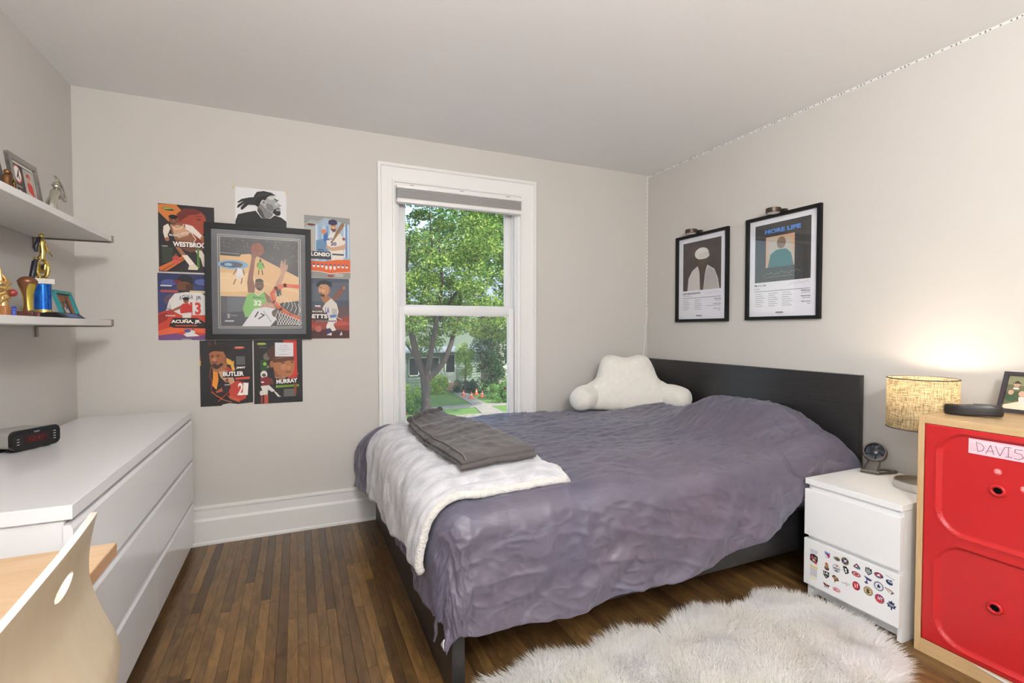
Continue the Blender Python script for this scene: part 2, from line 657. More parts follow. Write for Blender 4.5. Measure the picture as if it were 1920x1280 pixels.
# woodwork of the added fill window, never in view
w2 = bpy.data.objects.new('fill_window', None); C.objects.link(w2); ROOT[w2.name] = Matrix.Identity(4)
w2['kind'] = 'structure'
m = MB()
m.box(XL, XL + .025, WY0 - .1, WY0, .6, 2.27, .004); m.box(XL, XL + .025, WY1, WY1 + .1, .6, 2.27, .004)
m.box(XL, XL + .025, WY0 - .1, WY1 + .1, 2.17, 2.28, .004); m.box(XL, XL + .06, WY0 - .13, WY1 + .13, .64, .67, .004)
obj('casing', m, M_trim, w2)
m = MB()
m.box(XL - .04, XL - .01, -.47, -.43, .67, 2.17); m.box(XL - .04, XL - .01, WY0, WY1, 1.4, 1.44)
obj('muntin', m, M_vinyl, w2)

# roller shade drawn up at the window head
bl = thing('window_blind', 'grey cellular shade drawn right up at the top of the window', 'blind', (1.04, 3.22, 2.05))
m = MB(); m.box(.600, 1.485, 3.19, 3.246, 2.142, 2.163, .003); obj('head_rail', m, M_trim, bl)
m = MB()
for k in range(6):
    z = 2.078 + k * .0108
    m.box(.603, 1.482, 3.197, 3.240, z, z + .0104, .003)
obj('pleated_fabric', m, mat('grey_shade_fabric', (158, 157, 155), .85), bl)
m = MB(); m.box(.602, 1.483, 3.192, 3.244, 2.050, 2.078, .006); obj('bottom_rail', m, M_trim, bl)
for xx in (.70, 1.04, 1.38):
    m = MB(); m.box(xx - .012, xx + .012, 3.2, 3.21, 2.163, 2.168)
    obj('bracket_clip', m, M_gun2, bl)

# LED strip round the right wall
led = thing('led_light_strip', 'thin white light strip stuck along ceiling edge and down the corner', 'light strip', (XR, 2, H))
m = MB()
m.box(XR - .0025, XR, YN + .1, YB - .004, H - .017, H - .006)
m.box(XR - .012, XR - .002, YB - .003, YB, 1.40, H - .006)
obj('tape', m, mat('led_tape', (226, 226, 224), .4), led, 0)
m = MB()
y = .3
k = 0
while y < YB - .03:
    m.box(XR - .0042, XR - .0024, y, y + .006, H - .014, H - .009)
    if k % 3 == 0:
        m.box(XR - .004, XR - .0024, y + .016, y + .021, H - .0165, H - .0075)
    y += .033; k += 1
z = 1.42
while z < H - .04:
    m.box(XR - .009, XR - .005, YB - .0048, YB - .0028, z, z + .005)
    z += .033
ch_ = obj('led_chips', m, mat('led_chip', (120, 118, 112), .4), led, 0)
ch_['kind'] = 'stuff'
m = MB()
m.tube([(XR - .008, YB - .006, 1.40), (XR - .008, YB - .006, 1.35)], .005, 8)
obj('connector', m, M_trim, led)
m = MB()
m.tube([(XR - .008, YB - .006, 1.35), (XR - .012, YB - .006, 1.29), (XR - .03, YB - .006, 1.25), (XR - .028, YB - .006, 1.16), (XR - .036, YB - .006, 1.08), (XR - .05, YB - .006, .98), (XR - .06, YB - .006, .8)], .0025, 6)
obj('cable', m, M_trim, led)

# unseen pendant globe, added behind the camera to fill the room
GX, GY, GZ_ = .35, -.5, 1.98
cl = thing('fill_pendant', 'pendant globe light hanging from the ceiling behind the photographer', 'ceiling light', (GX, GY, H))
m = MB(); m.lathe([(.0, -.001), (.06, -.001), (.06, -.02), (.05, -.026), (.01, -.03)], (GX, GY, H), 32); obj('ceiling_rose', m, M_steel, cl)
m = MB(); m.tube([(GX, GY, H - .02), (GX, GY, GZ_ + .155)], .006, 8); obj('stem', m, M_steel, cl)
def lit(name, strength):
    g = bpy.data.materials.new(name); g.use_nodes = True
    p = g.node_tree.nodes['Principled BSDF']
    p.inputs['Base Color'].default_value = (.9, .88, .85, 1)
    p.inputs['Emission Color'].default_value = (1, .98, .955, 1)
    p.inputs['Emission Strength'].default_value = strength
    return g
# upper half glows far brighter, to bounce fill off the ceiling
m = MB(); m.lathe([(.16 * math.cos(i * PI / 16), .16 * math.sin(i * PI / 16)) for i in range(9)][:-1] + [(.004, .16)], (GX, GY, GZ_), 20, caps=False)
obj('bright_upper_fill', m, lit('upper_fill_glow', 250.0), cl)
m = MB(); m.lathe([(max(1e-5, .16 * math.cos(i * PI / 16)), -.16 * math.sin(i * PI / 16)) for i in range(9)], (GX, GY, GZ_), 20, caps=False)
obj('dim_lower_fill', m, lit('lower_fill_glow', 46.0), cl)

# ================================================================== BED
bed = thing('bed_frame', 'black-brown wooden bed frame with tall plain headboard against the right wall', 'bed', (1.5, 2.4, 0))
m = MB(); m.box(2.589, 2.628, 1.547, 3.237, 0, 1.0, .002); obj('headboard', m, M_blackw, bed)
m = MB(); m.box(.462, .508, 1.545, 3.235, 0, .385, .002); obj('footboard', m, M_foot, bed)
for yy in (1.585, 3.18):
    m = MB(); m.box(.508, 2.589, yy, yy + .03, .17, .36, .002); obj('side_rail', m, M_blackw, bed)
m = MB(); m.box(.508, 2.589, 2.38, 2.42, .2, .25); obj('middle_beam', m, M_steel, bed)
mt = MB(); mt.box(.56, 2.56, 1.635, 3.175, .28, .56, .05, 4)
tag(obj('mattress', mt, mat('white_mattress', (220, 220, 218), .9), None), 'white mattress hidden beneath the purple-grey duvet', 'mattress')

# ---- duvet
XE, YE, RD = .53, 1.625, .10
def top_z(x, y):
    z = .632 + .028 * smst(3.2, 2.7, y) * smst(1.55, 1.9, y) * smst(.5, .9, x)
    z += .165 * math.exp(-((x - 2.36) / .25) ** 2 - ((y - 2.02) / .42) ** 4)
    z += .05 * math.exp(-((x - 2.35) / .22) ** 2 - ((y - 2.85) / .35) ** 4)
    z -= .05 * smst(2.45, 2.6, x)
    # broad unevenness and creases that run mostly along the bed
    z += .012 * fbm((x * .9, y * 1.1, 1.0), 2.0, 2)
    cr = fbm((x * 1.6 + .9 * fbm((x, y, 4.), 1.5, 2), y * 7.0 - x * 2.0, 3.0), 2.2, 3)
    z += .011 * abs(cr) * smst(3.2, 3.0, y)
    cr2 = fbm((x * 5, y * 11, 7.0), 2.6, 2)
    z += .0018 * cr2
    z -= .03 * smst(3.12, 3.24, y)
    return z
def crease(s, t):
    w1 = fbm((s * 1.3, t * 1.3, 11.), 1.0, 2)
    c = 0.0
    for (fa, fb, k, am) in ((3.0, 11.0, 0.0, 1.0), (9.0, 5.0, 20.0, .8), (15.0, 22.0, 40.0, .6)):
        n = noise.noise((s * fa + w1 * 1.4, t * fb + s * 1.7 - w1, k))
        c += am * max(0.0, 1 - 3.2 * abs(n)) ** 1.5
    return c * (.55 + .9 * max(0, fbm((s * 1.1, t * 1.1, 31.), 1.0, 2) + .35))
def near_hang(x):
    return interp([(.3, .455), (.6, .475), (1.0, .495), (1.5, .47), (1.9, .37), (2.15, .29), (2.59, .24)], x)
def foot_hang(y):
    return interp([(1.2, .41), (1.62, .42), (2.0, .43), (2.6, .44), (3.25, .42)], y)
def drape(s, t, off=0.0):
    a_s, a_t = max(0, XE - s), max(0, YE - t)
    x, y = max(s, XE), max(t, YE)
    z0 = top_z(x, y)
    cz = .0046 * crease(s, t) * (1 if off == 0 else 0)
    z0 += cz * (1 - smst(0, .12, max(a_s, a_t)))
    a = (a_s ** 5 + a_t ** 5) ** .2
    if a < 1e-6:
        return Vector((x, y, z0))
    h = math.hypot(a_s, a_t)
    dx, dy = -a_s / h, -a_t / h
    q = a / RD
    if q < PI / 2:
        o, d = RD * math.sin(q), RD * (1 - math.cos(q))
    else:
        e = a - RD * PI / 2
        o, d = RD + .06 * e, RD + .985 * e
    w = smst(0, .2, a)
    # soft folds in the hanging cloth
    f = (.022 * fbm((s * 2.6, t * 2.6, 9.), 1.0, 2) + .006 * fbm((s * 9, t * 9, 2.), 1.0, 2)) * w
    f += .020 * fbm(((s + t) * 2.2 + z0, (s - t) * 5.5, 5.), 1.0, 2) * w * smst(.1, .4, a)
    o = o + f + cz * w + .075 * w * (a_s > 0) * smst(2.75, 3.1, t)
    return Vector((x + dx * o, y + dy * o, z0 - d))
def duvet_fn(u, v):
    tt = 3.225 + (YE - 3.225) * min(1, v / .62)
    s = 2.582 - u * (2.582 - XE + foot_hang(tt))
    if v > .62:
        tt = YE - (v - .62) / .38 * (near_hang(max(s, .45)) + .012 * fbm((s * 4, 0, 0), 1.0, 2))
    return drape(s, tt)
def linen():
    m = bpy.data.materials.new('washed_linen')
    m.use_nodes = True
    nt = m.node_tree; b = nt.nodes['Principled BSDF']; L = nt.links.new
    tc = nt.nodes.new('ShaderNodeTexCoord')
    n1 = nt.nodes.new('ShaderNodeTexNoise'); n1.inputs['Scale'].default_value = 2.2; n1.inputs['Detail'].default_value = 4
    L(tc.outputs['Object'], n1.inputs['Vector'])
    r = nt.nodes.new('ShaderNodeValToRGB')
    r.color_ramp.elements[0].position = .35; r.color_ramp.elements[0].color = lin((77, 76, 95))
    r.color_ramp.elements[1].position = .68; r.color_ramp.elements[1].color = lin((93, 85, 98))
    L(n1.outputs['Fac'], r.inputs[0]); L(r.outputs[0], b.inputs['Base Color'])
    b.inputs['Roughness'].default_value = .46
    b.inputs['Sheen Weight'].default_value = .18
    b.inputs['Sheen Roughness'].default_value = .4
    b.inputs['Sheen Tint'].default_value = (.8, .85, 1, 1)
    b.inputs['Specular IOR Level'].default_value = .7
    mp = nt.nodes.new('ShaderNodeMapping'); mp.inputs['Scale'].default_value = (3.2, 9, 7)
    L(tc.outputs['Object'], mp.inputs[0])
    n2 = nt.nodes.new('ShaderNodeTexNoise'); n2.noise_type = 'FBM'
    n2.inputs['Scale'].default_value = 2.0; n2.inputs['Detail'].default_value = 8; n2.inputs['Roughness'].default_value = .6; n2.inputs['Distortion'].default_value = .3
    L(mp.outputs[0], n2.inputs['Vector'])
    n3 = nt.nodes.new('ShaderNodeTexNoise'); n3.inputs['Scale'].default_value = 300
    L(tc.outputs['Object'], n3.inputs['Vector'])
    b1 = nt.nodes.new('ShaderNodeBump'); b1.inputs['Strength'].default_value = .4; b1.inputs['Distance'].default_value = .014
    L(n2.outputs['Fac'], b1.inputs['Height'])
    b2 = nt.nodes.new('ShaderNodeBump'); b2.inputs['Strength'].default_value = .15; b2.inputs['Distance'].default_value = .001
    L(n3.outputs['Fac'], b2.inputs['Height']); L(b1.outputs[0], b2.inputs['Normal'])
    L(b2.outputs[0], b.inputs['Normal'])
    return m
M_linen = linen()
m = MB(); m.grid(duvet_fn, 330, 300)
dv = obj('duvet', m, M_linen, None, 180)
so = dv.modifiers.new('thickness', 'SOLIDIFY'); so.thickness = .016; so.offset = -1
tag(dv, 'crumpled purple-grey linen duvet spread over the whole bed', 'duvet')
# the duvet's white lining and tie at the near corner
c0 = drape(XE - foot_hang(1.3), YE - near_hang(.45))
m = MB(); m.tube([c0 + Vector((-.012, .05, .10)), c0 + Vector((-.022, .055, .07)), c0 + Vector((-.018, .06, .035)), c0 + Vector((-.026, .06, .01))], [.005, .006, .005, .003], 8)
obj('tie', m, M_linen, dv)
m = MB(); m.grid(lambda u, v: c0 + Vector((-.006 - .004 * math.sin(v * 3), .006 + .025 * u, .004 + .04 * v * (1 - .6 * u))), 6, 6)
o = obj('lining_flap', m, mat('white_lining', (226, 226, 228), .8), dv, 60); o.modifiers.new('thickness', 'SOLIDIFY').thickness = .003
# ---- plush throw over the foot end
def normal_at(s, t):
    e = .012
    a = drape(s + e, t, 1) - drape(s - e, t, 1)
    b = drape(s, t + e, 1) - drape(s, t - e, 1)
    n = a.cross(b)
    return n.normalized() if n.length > 1e-9 else Vector((0, 0, 1))
def throw_fn(u, v):
    t = 1.635 + v * (2.93 - 1.635)
    s1 = interp([(1.6, .95), (1.75, .965), (2.2, .9), (3.1, .80)], t)
    s0 = XE - interp([(1.63, .27), (1.75, .31), (2.0, .36), (2.4, .42), (2.8, .42), (3.1, .40)], t)
    s0 += .018 * math.sin(t * 17) * .5
    s = s1 + (s0 - s1) * u
    p = drape(s, t, 1)
    n = normal_at(s, t)
    edge = min(1, min(v, 1 - v) / .03) * min(1, min(u, 1 - u) / .03)
    puff = .016 + .018 * math.sqrt(max(0, edge))
    wr = .008 * fbm((s * 2.5, t * 9.0, 2.), 1.3, 2) + .022 * abs(fbm((s * 1.0, t * 7.5, 6.), 1.0, 2)) * smst(1.0, .55, s)
    return p + n * (puff + wr)
M_plush = mat('grey_white_plush', (218, 217, 220), .95, spec=.1, var=(12, .34), color2=(172, 172, 180), bump=(95, .8, .006), sheen=.6, stretch=(1, 1.6, 1))
M_sherpa = mat('sherpa_fleece', (228, 226, 221), 1.0, spec=.05, var=(60, .5), color2=(206, 202, 196), bump=(150, 1.0, .008), sheen=.6)
th = thing('throw_blanket', 'fluffy pale grey throw blanket draped over the foot of the bed', 'blanket', (.7, 2.4, .66))
m = MB(); m.grid(throw_fn, 90, 130)
t1 = obj('plush_face', m, M_plush, th, 180)
so = t1.modifiers.new('thickness', 'SOLIDIFY'); so.thickness = .012; so.offset = -1
path = [throw_fn(k / 70, 0.004) - normal_at(.8, 2) * .008 for k in range(71)]
m = MB(); m.tube(path, [.015 + .003 * fbm((k * .6, 1, 1), 1, 2) for k in range(71)], 12)
obj('sherpa_edge', m, M_sherpa, th, 180)
path = [throw_fn(.004, k / 70) - Vector((0, 0, .014)) for k in range(71)]
m = MB(); m.tube(path, .016, 12)
obj('sherpa_edge', m, M_sherpa, th, 180)

# ---- folded trousers
def pants_surface(x, y):
    t = min(max(y, 1.64), 3.08)
    s1 = interp([(1.6, .95), (1.75, .965), (2.2, .9), (3.1, .80)], t)
    z = top_z(x, y)
    return z + .058 * smst(s1 + .03, s1 - .03, x)
M_pants = mat('charcoal_fleece', (88, 83, 82), .92, spec=.15, var=(5, .5), color2=(74, 70, 70), bump=(60, .35, .004), sheen=.2)
M_pants2 = mat('charcoal_fleece_inside', (120, 114, 110), .95, spec=.1)
tr = thing('folded_trousers', 'folded charcoal sweatpants lying on the grey throw blanket', 'trousers', (.7, 2.3, .7))
def leg_layer(lift, shrink, seed):
    A = [(.575, 1.80), (.548, 2.66), (.79, 2.90), (.905, 1.795)]   # near-left, far-left, far-right, near-right
    def fn(u, v):
        uu = shrink + (1 - 2 * shrink) * u
        vv = shrink + (1 - 2 * shrink) * v
        xl = interp([(0, A[0][0]), (.5, .545), (1, A[1][0])], vv); yl = A[0][1] + (A[1][1] - A[0][1]) * vv
        xr = interp([(0, A[3][0]), (.35, .905), (.7, .86), (1, A[2][0])], vv); yr = A[3][1] + (A[2][1] - A[3][1]) * vv
        x, y = xl + (xr - xl) * uu, yl + (yr - yl) * uu
        x += .006 * fbm((vv * 5, seed, 0), 1, 2); y += .008 * fbm((uu * 5, seed, 3), 1, 2)
        ed = min(u, 1 - u) / .06
        ed = min(1, ed) * min(1, min(v, 1 - v) / .03)
        z = pants_surface(x, y) + lift + .012 * math.sqrt(max(0, ed)) + .006 * fbm((x * 9, y * 6, seed), 1, 2)
        z += .007 * abs(fbm((x * 16 + y * 5, y * 4, seed), 1, 2))
        z += .022 * smst(.86, 1, vv) * (.6 + .6 * abs(fbm((x * 10, y * 10, 1), 1, 2)))
        return Vector((x, y, z))
    return fn
for nm, lf, sh, sd in (('lower_leg_fold', .002, 0.0, 1.), ('upper_leg_fold', .020, .012, 5.)):
    m = MB(); m.grid(leg_layer(lf, sh, sd), 40, 60)
    o = obj(nm, m, M_pants, tr, 180)
    so = o.modifiers.new('thickness', 'SOLIDIFY'); so.thickness = .017; so.offset = -1
f5 = leg_layer(.026, .012, 5.)
m = MB(); m.tube([f5(.07, k / 40) for k in range(41)], .0035, 6)
obj('side_seam', m, M_pants2, tr, 180)
m = MB(); m.tube([f5(k / 30, .985) + Vector((0, 0, .004)) for k in range(31)], [.014 + .006 * fbm((k * .4, 0, 0), 1, 2) for k in range(31)], 10)
obj('waistband', m, M_pants, tr, 180)

# ---- backrest pillow with arms
M_boucle = mat('cream_boucle', (232, 229, 222), 1.0, spec=.05, var=(30, .6), color2=(222, 217, 208), bump=(120, .7, .006), sheen=.5)
bp_ = thing('backrest_pillow', 'white plush reading pillow with two arms in the corner by headboard', 'pillow', (2.16, 2.8, .66))
ang = math.radians(-21)
BM = Matrix.Translation((2.165, 2.86, .655)) @ Matrix.Rotation(ang, 4, 'Z')
def pillow_blob(fn_out, name, depth, lean, cy):
    pass
def blob(name, outline, thick, place, n=64, rings=12):
    """cushion from a closed outline in (a, b): inflated both ways"""
    k = MB()
    cxm = sum(p[0] for p in outline) / len(outline); czm = sum(p[1] for p in outline) / len(outline)
    # resample smoothly
    P = outline
    pts = []
    mlen = len(P)
    for i in range(n):
        f = i / n * mlen
        j = int(f); t = f - j
        p0, p1, p2, p3 = (P[(j + q) % mlen] for q in (-1, 0, 1, 2))
        pts.append(tuple(.5 * ((2 * p1[d]) + (-p0[d] + p2[d]) * t + (2 * p0[d] - 5 * p1[d] + 4 * p2[d] - p3[d]) * t * t + (-p0[d] + 3 * p1[d] - 3 * p2[d] + p3[d]) * t ** 3) for d in (0, 1)))
    def fn(u, v):
        i = int(round(v * n)) % n
        # u 0..1 : front centre -> rim -> back centre
        if u < .5:
            r = u * 2; sgn = 1
        else:
            r = (1 - u) * 2; sgn = -1
        r = max(r, 1e-4)
        q = r ** .8
        a = cxm + (pts[i][0] - cxm) * q; b = czm + (pts[i][1] - czm) * q
        h = thick * math.sqrt(max(0, 1 - q ** 2.6)) * sgn
        return place(a, b, h)
    k.grid(fn, rings * 2, n, wrap=True)
    bmesh.ops.remove_doubles(k.bm, verts=k.bm.verts[:], dist=1e-5)
    return k
out = [(-.34, .02), (-.355, .10), (-.30, .175), (-.225, .225), (-.195, .305), (-.16, .372), (-.10, .39), (0, .372), (.10, .388), (.17, .372), (.205, .305), (.235, .225), (.31, .175), (.36, .10), (.34, .02), (.0, -.01)]
pl_back = lambda a, b, h: BM @ Vector((a, -h * .95 + b * .22, b + .006 * fbm((a * 9, b * 9, h * 9), 1, 2)))
k = blob('back', out, .10, pl_back)
obj('back_cushion', k, M_boucle, bp_, 180)
for sg, L in ((-1, 1.0), (1, 1.0)):
    arm = MB()
    path, rad = [], []
    for i in range(13):
        t = i / 12
        a = sg * (.25 + .145 * t ** .8)
        yy = .03 - .165 * t
        zz = .105 - .02 * t
        path.append(BM @ Vector((a, yy, zz)))
        r = .088 * math.sin(PI * (.30 + .56 * t)) ** .45
        if t > .9:
            r *= .82
        if i == 12:
            r = .03
        rad.append(r)
    arm.tube(path, rad, 22)
    o = obj('arm_cushion', arm, M_boucle, bp_, 180)
    sub(o, 1)

# ================================================================== DRESSER
dr = thing('dresser', 'long glossy white six-drawer dresser along the left wall', 'dresser', (-.78, 2.4, 0))
DX0, DX1, DY0, DY1 = -1.018, -.533, 1.604, 3.203
m = MB(); m.box(DX0, DX1, DY0, DY1, .742, .78, .0015, 1); obj('top_panel', m, M_dresser, dr)
m = MB()
m.box(DX0 + .005, DX1 - .022, DY0 + .012, DY0 + .03, 0, .742); m.box(DX0 + .005, DX1 - .022, DY1 - .03, DY1 - .012, 0, .742)
m.box(DX0 + .005, DX0 + .015, DY0 + .03, DY1 - .03, .03, .742); m.box(DX0 + .02, DX1 - .035, DY0 + .03, DY1 - .03, .04, .06)
m.box(DX0 + .02, DX1 - .03, 2.395, 2.412, .05, .742)
m.box(DX1 - .06, DX1 - .045, DY0 + .03, DY1 - .03, .0, .06)
for z in (.725, .505, .27):
    m.box(DX1 - .06, DX1 - .026, DY0 + .03, DY1 - .03, z - .03, z + .016)
obj('carcass', m, M_dresser, dr)
YM = 2.403
for (z0, z1) in ((.518, .728), (.283, .497), (.048, .262)):
    for (a, b) in ((DY0 + .002, YM - .0015), (YM + .0015, DY1 - .002)):
        m = MB()
        # front with the bevelled finger-pull along its top edge
        m.prism([(DX1, z0), (DX1, z1 - .012), (DX1 - .005, z1), (DX1 - .02, z1), (DX1 - .02, z0)], lambda p, q, d: (p, d, q), a, b)
        obj('drawer', m, M_dresser, dr, 20)

# ---- clock radio
ck = thing('clock_radio', 'small silver and black clock radio on the white dresser', 'clock', (-.95, 2.44, .78))
CM = Matrix.Translation((-.957, 2.45, .78)) @ Matrix.Rotation(math.radians(60), 4, 'Z')
# local: x right across the face, -y out of the face
def cpr(poly, y0, y1, nm, mm, sm=40):
    k = MB(); k.prism(poly, lambda a, b, d: CM @ Vector((a, d, b)), y0, y1); return obj(nm, k, mm, ck, sm)
def rrect(w, h, r, z0, n=6):
    P = []
    for cx, cz, a0 in ((w / 2 - r, h - r, 0), (-w / 2 + r, h - r, 90), (-w / 2 + r, r, 180), (w / 2 - r, r, 270)):
        for i in range(n + 1):
            a = math.radians(a0 + 90 * i / n)
            P.append((cx + r * math.cos(a), z0 + cz + r * math.sin(a)))
    return P
cpr(rrect(.165, .062, .018, .012), -.05, .075, 'body', mat('silver_grey_plastic', (176, 176, 172), .35, metal=.3))
cpr(rrect(.172, .074, .022, .006), -.062, -.048, 'face', mat('black_gloss', (16, 16, 18), .12))
cpr([(-.075, .003), (-.055, .003), (-.055, .013), (-.075, .013)], -.045, -.02, 'foot', M_black)
cpr([(.055, .003), (.075, .003), (.075, .013), (.055, .013)], -.045, -.02, 'foot', M_black)
cpr([(-.075, 0), (.075, 0), (.075, .008), (-.075, .008)], .0, .07, 'foot', M_black)
fo = CM @ Vector((-.086, -.0622, .08)); fu = (CM.to_3x3() @ Vector((.172, 0, 0))); fv = Vector((0, 0, -.074))
art('display', ck, [('r', '#2a0b0d', .24, .3, .74, .72), ('t', '#7a1c20', '12:47', .5, .52, .30, .22), ('t', '#c8c8c8', 'TIMEX', .5, .18, .12, .07),
    *[('r', '#d0d0d0', .85, .3 + .13 * i, .90, .325 + .13 * i) for i in range(4)], *[('r', '#d0d0d0', .10, .42 + .13 * i, .15, .445 + .13 * i) for i in range(3)]], fo, fu, fv)

# ================================================================== SHELVES
M_shelf = mat('white_shelf', (228, 228, 226), .35)
def shelf(x1, z0, z1, label):
    s = thing('wall_shelf', label, 'shelf', (XL, 2.0, z0), 'white shelves on the left wall')
    k = MB(); k.box(XL + .002, x1, .5, 2.828, z0, z1, .0015, 1); obj('shelf_board', k, M_shelf, s)
    for yb in (2.832, 1.2):
        k = MB()
        k.box(XL + .001, x1 + .006, yb, yb + .006, z0 - .004, z1 + .003)
        if yb < 2:
            k = MB()
        k.box(XL + .001, XL + .006, yb - .012, yb + .012, z0 - .05, z0)
        k.box(XL + .001, x1, yb - .003, yb + .003, z0 - .006, z0 - .001)
        obj('bracket', k, mat('bracket_metal', (136, 128, 118), .4, metal=.8), s)
shelf(-.776, 1.637, 1.662, 'upper white wall shelf carrying the silver picture frame')
shelf(-.782, 1.249, 1.275, 'lower white wall shelf carrying the blue column trophy')

def quad_frame(parent, O, U, V, border, depth, mm, nm='frame'):
    """rectangular picture frame; O top-left of the outer edge, U right, V down; depth towards the viewer"""
    O, U, V = Vector(O), Vector(U), Vector(V)
    N = U.cross(V).normalized() * -1
    u, v = U.normalized(), V.normalized()
    W, Hh = U.length, V.length
    k = MB()
    o4 = [(0, 0), (W, 0), (W, Hh), (0, Hh)]
    i4 = [(border, border), (W - border, border), (W - border, Hh - border), (border, Hh - border)]
    P = lambda q, d: O + u * q[0] + v * q[1] + N * d
    for a in range(4):
        b = (a + 1) % 4
        ring = [[k.bm.verts.new(P(q[c], d)) for q, d in ((o4, 0), (o4, depth * .92), (o4, depth), (i4, depth), (i4, .001), )] for c in (a, b)]
        # slight inset on the outer top edge
        for i in range(4):
            k.bm.faces.new((ring[0][i], ring[1][i], ring[1][i + 1], ring[0][i + 1]))
    bmesh.ops.remove_doubles(k.bm, verts=k.bm.verts[:], dist=1e-6)
    # backing
    f = [k.bm.verts.new(P(q, 0)) for q in o4]
    k.bm.faces.new(f)
    return obj(nm, k, mm, parent, 30)

def figure(mbk, J, r=.006):
    """small cast figure: tapered limbs between joints, head and torso"""
    for (a, b, ra, rb) in J:
        A, B = Vector(a), Vector(b)
        mbk.tube([A + (B - A) * t for t in (-.06, 0, .3, .6, .85, 1, 1.05)], [ra * .6, ra, ra * 1.05, (ra + rb) / 2, rb, rb, rb * .5], 10)

# silver picture frame leaning on the wall, upper shelf
pf = thing('framed_photo', 'silver metal picture frame with a baseball photo on the upper shelf', 'picture frame', (-.88, 2.34, 1.662))
O = Vector((-.900, 2.222, 1.838)); U = Vector((0, .203, 0)); V = Vector((.024, .0, -.174))
quad_frame(pf, O, U, V, .02, .012, mat('silver_frame', (150, 146, 142), .25, metal=.9))
n_ = U.cross(V).normalized() * -1
art('photo', pf, [('r', '#e8e6e2', .075, .09, .925, .91), ('r', '#3c3634', .12, .15, .88, .87), ('r', '#b2aaa4', .52, .17, .86, .87),
    ('e', '#b04a46', .31, .35, .14, .19), ('e', '#e8e2dc', .31, .35, .115, .155), ('p', '#26262a', [(.26, .42), (.33, .3), (.36, .24), (.38, .26), (.35, .36), (.38, .46), (.35, .46), (.32, .38), (.29, .45)]),
    ('t', '#e8e4e0', 'BASEBALL', .31, .6, .2, .03), ('p', '#c03a34', [(.12, .72), (.3, .68), (.52, .74), (.52, .84), (.3, .8), (.12, .82)]), ('l', '#efe8e0', .002, [(.12, .72), (.3, .68), (.52, .74)]),
    ('e', '#b33a38', .69, .3, .075, .06), ('e', '#c99a80', .69, .36, .055, .06), ('p', '#c2413c', [(.6, .45), (.69, .42), (.79, .46), (.82, .66), (.72, .72), (.62, .64)]),
    ('p', '#d8c8bc', [(.58, .52), (.62, .62), (.74, .68), (.73, .72), (.58, .64)]), ('r', '#9e978f', .62, .72, .8, .87), ('p', '#8a5a44', [(.86, .6), (.88, .6), (.88, .87), (.84, .87)])],
    O + n_ * .003, U, V)
k = MB(); k.box(-.925, -.905, 2.31, 2.34, 1.663, 1.75); obj('easel_back', k, M_black, pf)
# dark frame, only its edge shows at the picture border
pf2 = thing('framed_photo', 'dark brown frame edge at the far left of the upper shelf', 'picture frame', (-.9, 2.07, 1.662))
O = Vector((-.915, 1.985, 1.84)); U = Vector((0, .2, 0)); V = Vector((.034, .0, -.176))
quad_frame(pf2, O, U, V, .02, .012, mat('dark_brown_frame', (52, 40, 34), .4))
art('photo', pf2, [('r', '#7c7068', .07, .09, .93, .91)], O + n_ * .003, U, V)
# bronze cast figure in front of the silver frame
bz = thing('bronze_figurine', 'tiny bronze figurine in front of the silver picture frame', 'figurine', (-.815, 2.06, 1.662))
m = MB()
bx_, by_ = -.803, 2.0
m.tube([(bx_, by_, 1.662), (bx_, by_, 1.672), (bx_, by_ + .003, 1.684), (bx_, by_ + .005, 1.698), (bx_, by_ + .006, 1.706)], [.015, .013, .010, .013, .008], 14)
m.ball((bx_, by_ + .006, 1.713), .0095)
figure(m, [((bx_, by_ + .012, 1.70), (bx_ + .006, by_ + .026, 1.69), .006, .005), ((bx_ + .006, by_ + .026, 1.69), (bx_ + .007, by_ + .03, 1.664), .005, .005)])
obj('figure', m, M_bronze, bz, 60)
# silver batter, broken off its trophy, right end of the upper shelf
bt = thing('trophy_figure', 'shiny silver batter trophy figure on the upper shelf end', 'trophy', (-.86, 2.49, 1.662))
m = MB()
q = lambda a, b, c=0: (-.855 + c * .7, 2.468 + a * .74, 1.662 + b * .78)
m.tube([q(-.035, 0), q(-.035, .03), q(-.02, .075), q(.0, .105), q(.028, .135), q(.03, .15)], [.014, .018, .018, .014, .018, .010], 12)   # hips to shoulders
m.ball(q(.038, .168), .0135, 14, 10)                                      # head
m.lathe([(1e-5, .0145), (.010, .012), (.0142, .003), (.02, .0)], q(.04, .172), 14)   # helmet brim
figure(m, [(q(-.03, .07), q(.03, .035), .010, .007), (q(.03, .035), q(.04, -.0), .0065, .006),
           (q(.02, .13, .015), q(.05, .10, .03), .006, .005), (q(.05, .10, .03), q(.075, .13, .025), .007, .006),
           (q(.03, .135, -.015), q(.065, .115, 0), .006, .005), (q(.065, .115, 0), q(.078, .135, .02), .007, .006)])
m.tube([q(.085, .115, .03), q(.082, .15, .02), q(.045, .195, .01), q(.02, .215, 0)], [.003, .004, .006, .005], 8)
m.tube([q(.075, .165, .0), q(.092, .15, .0), q(.088, .125, .0)], .003, 6)
obj('figure', m, M_silver, bt, 60)

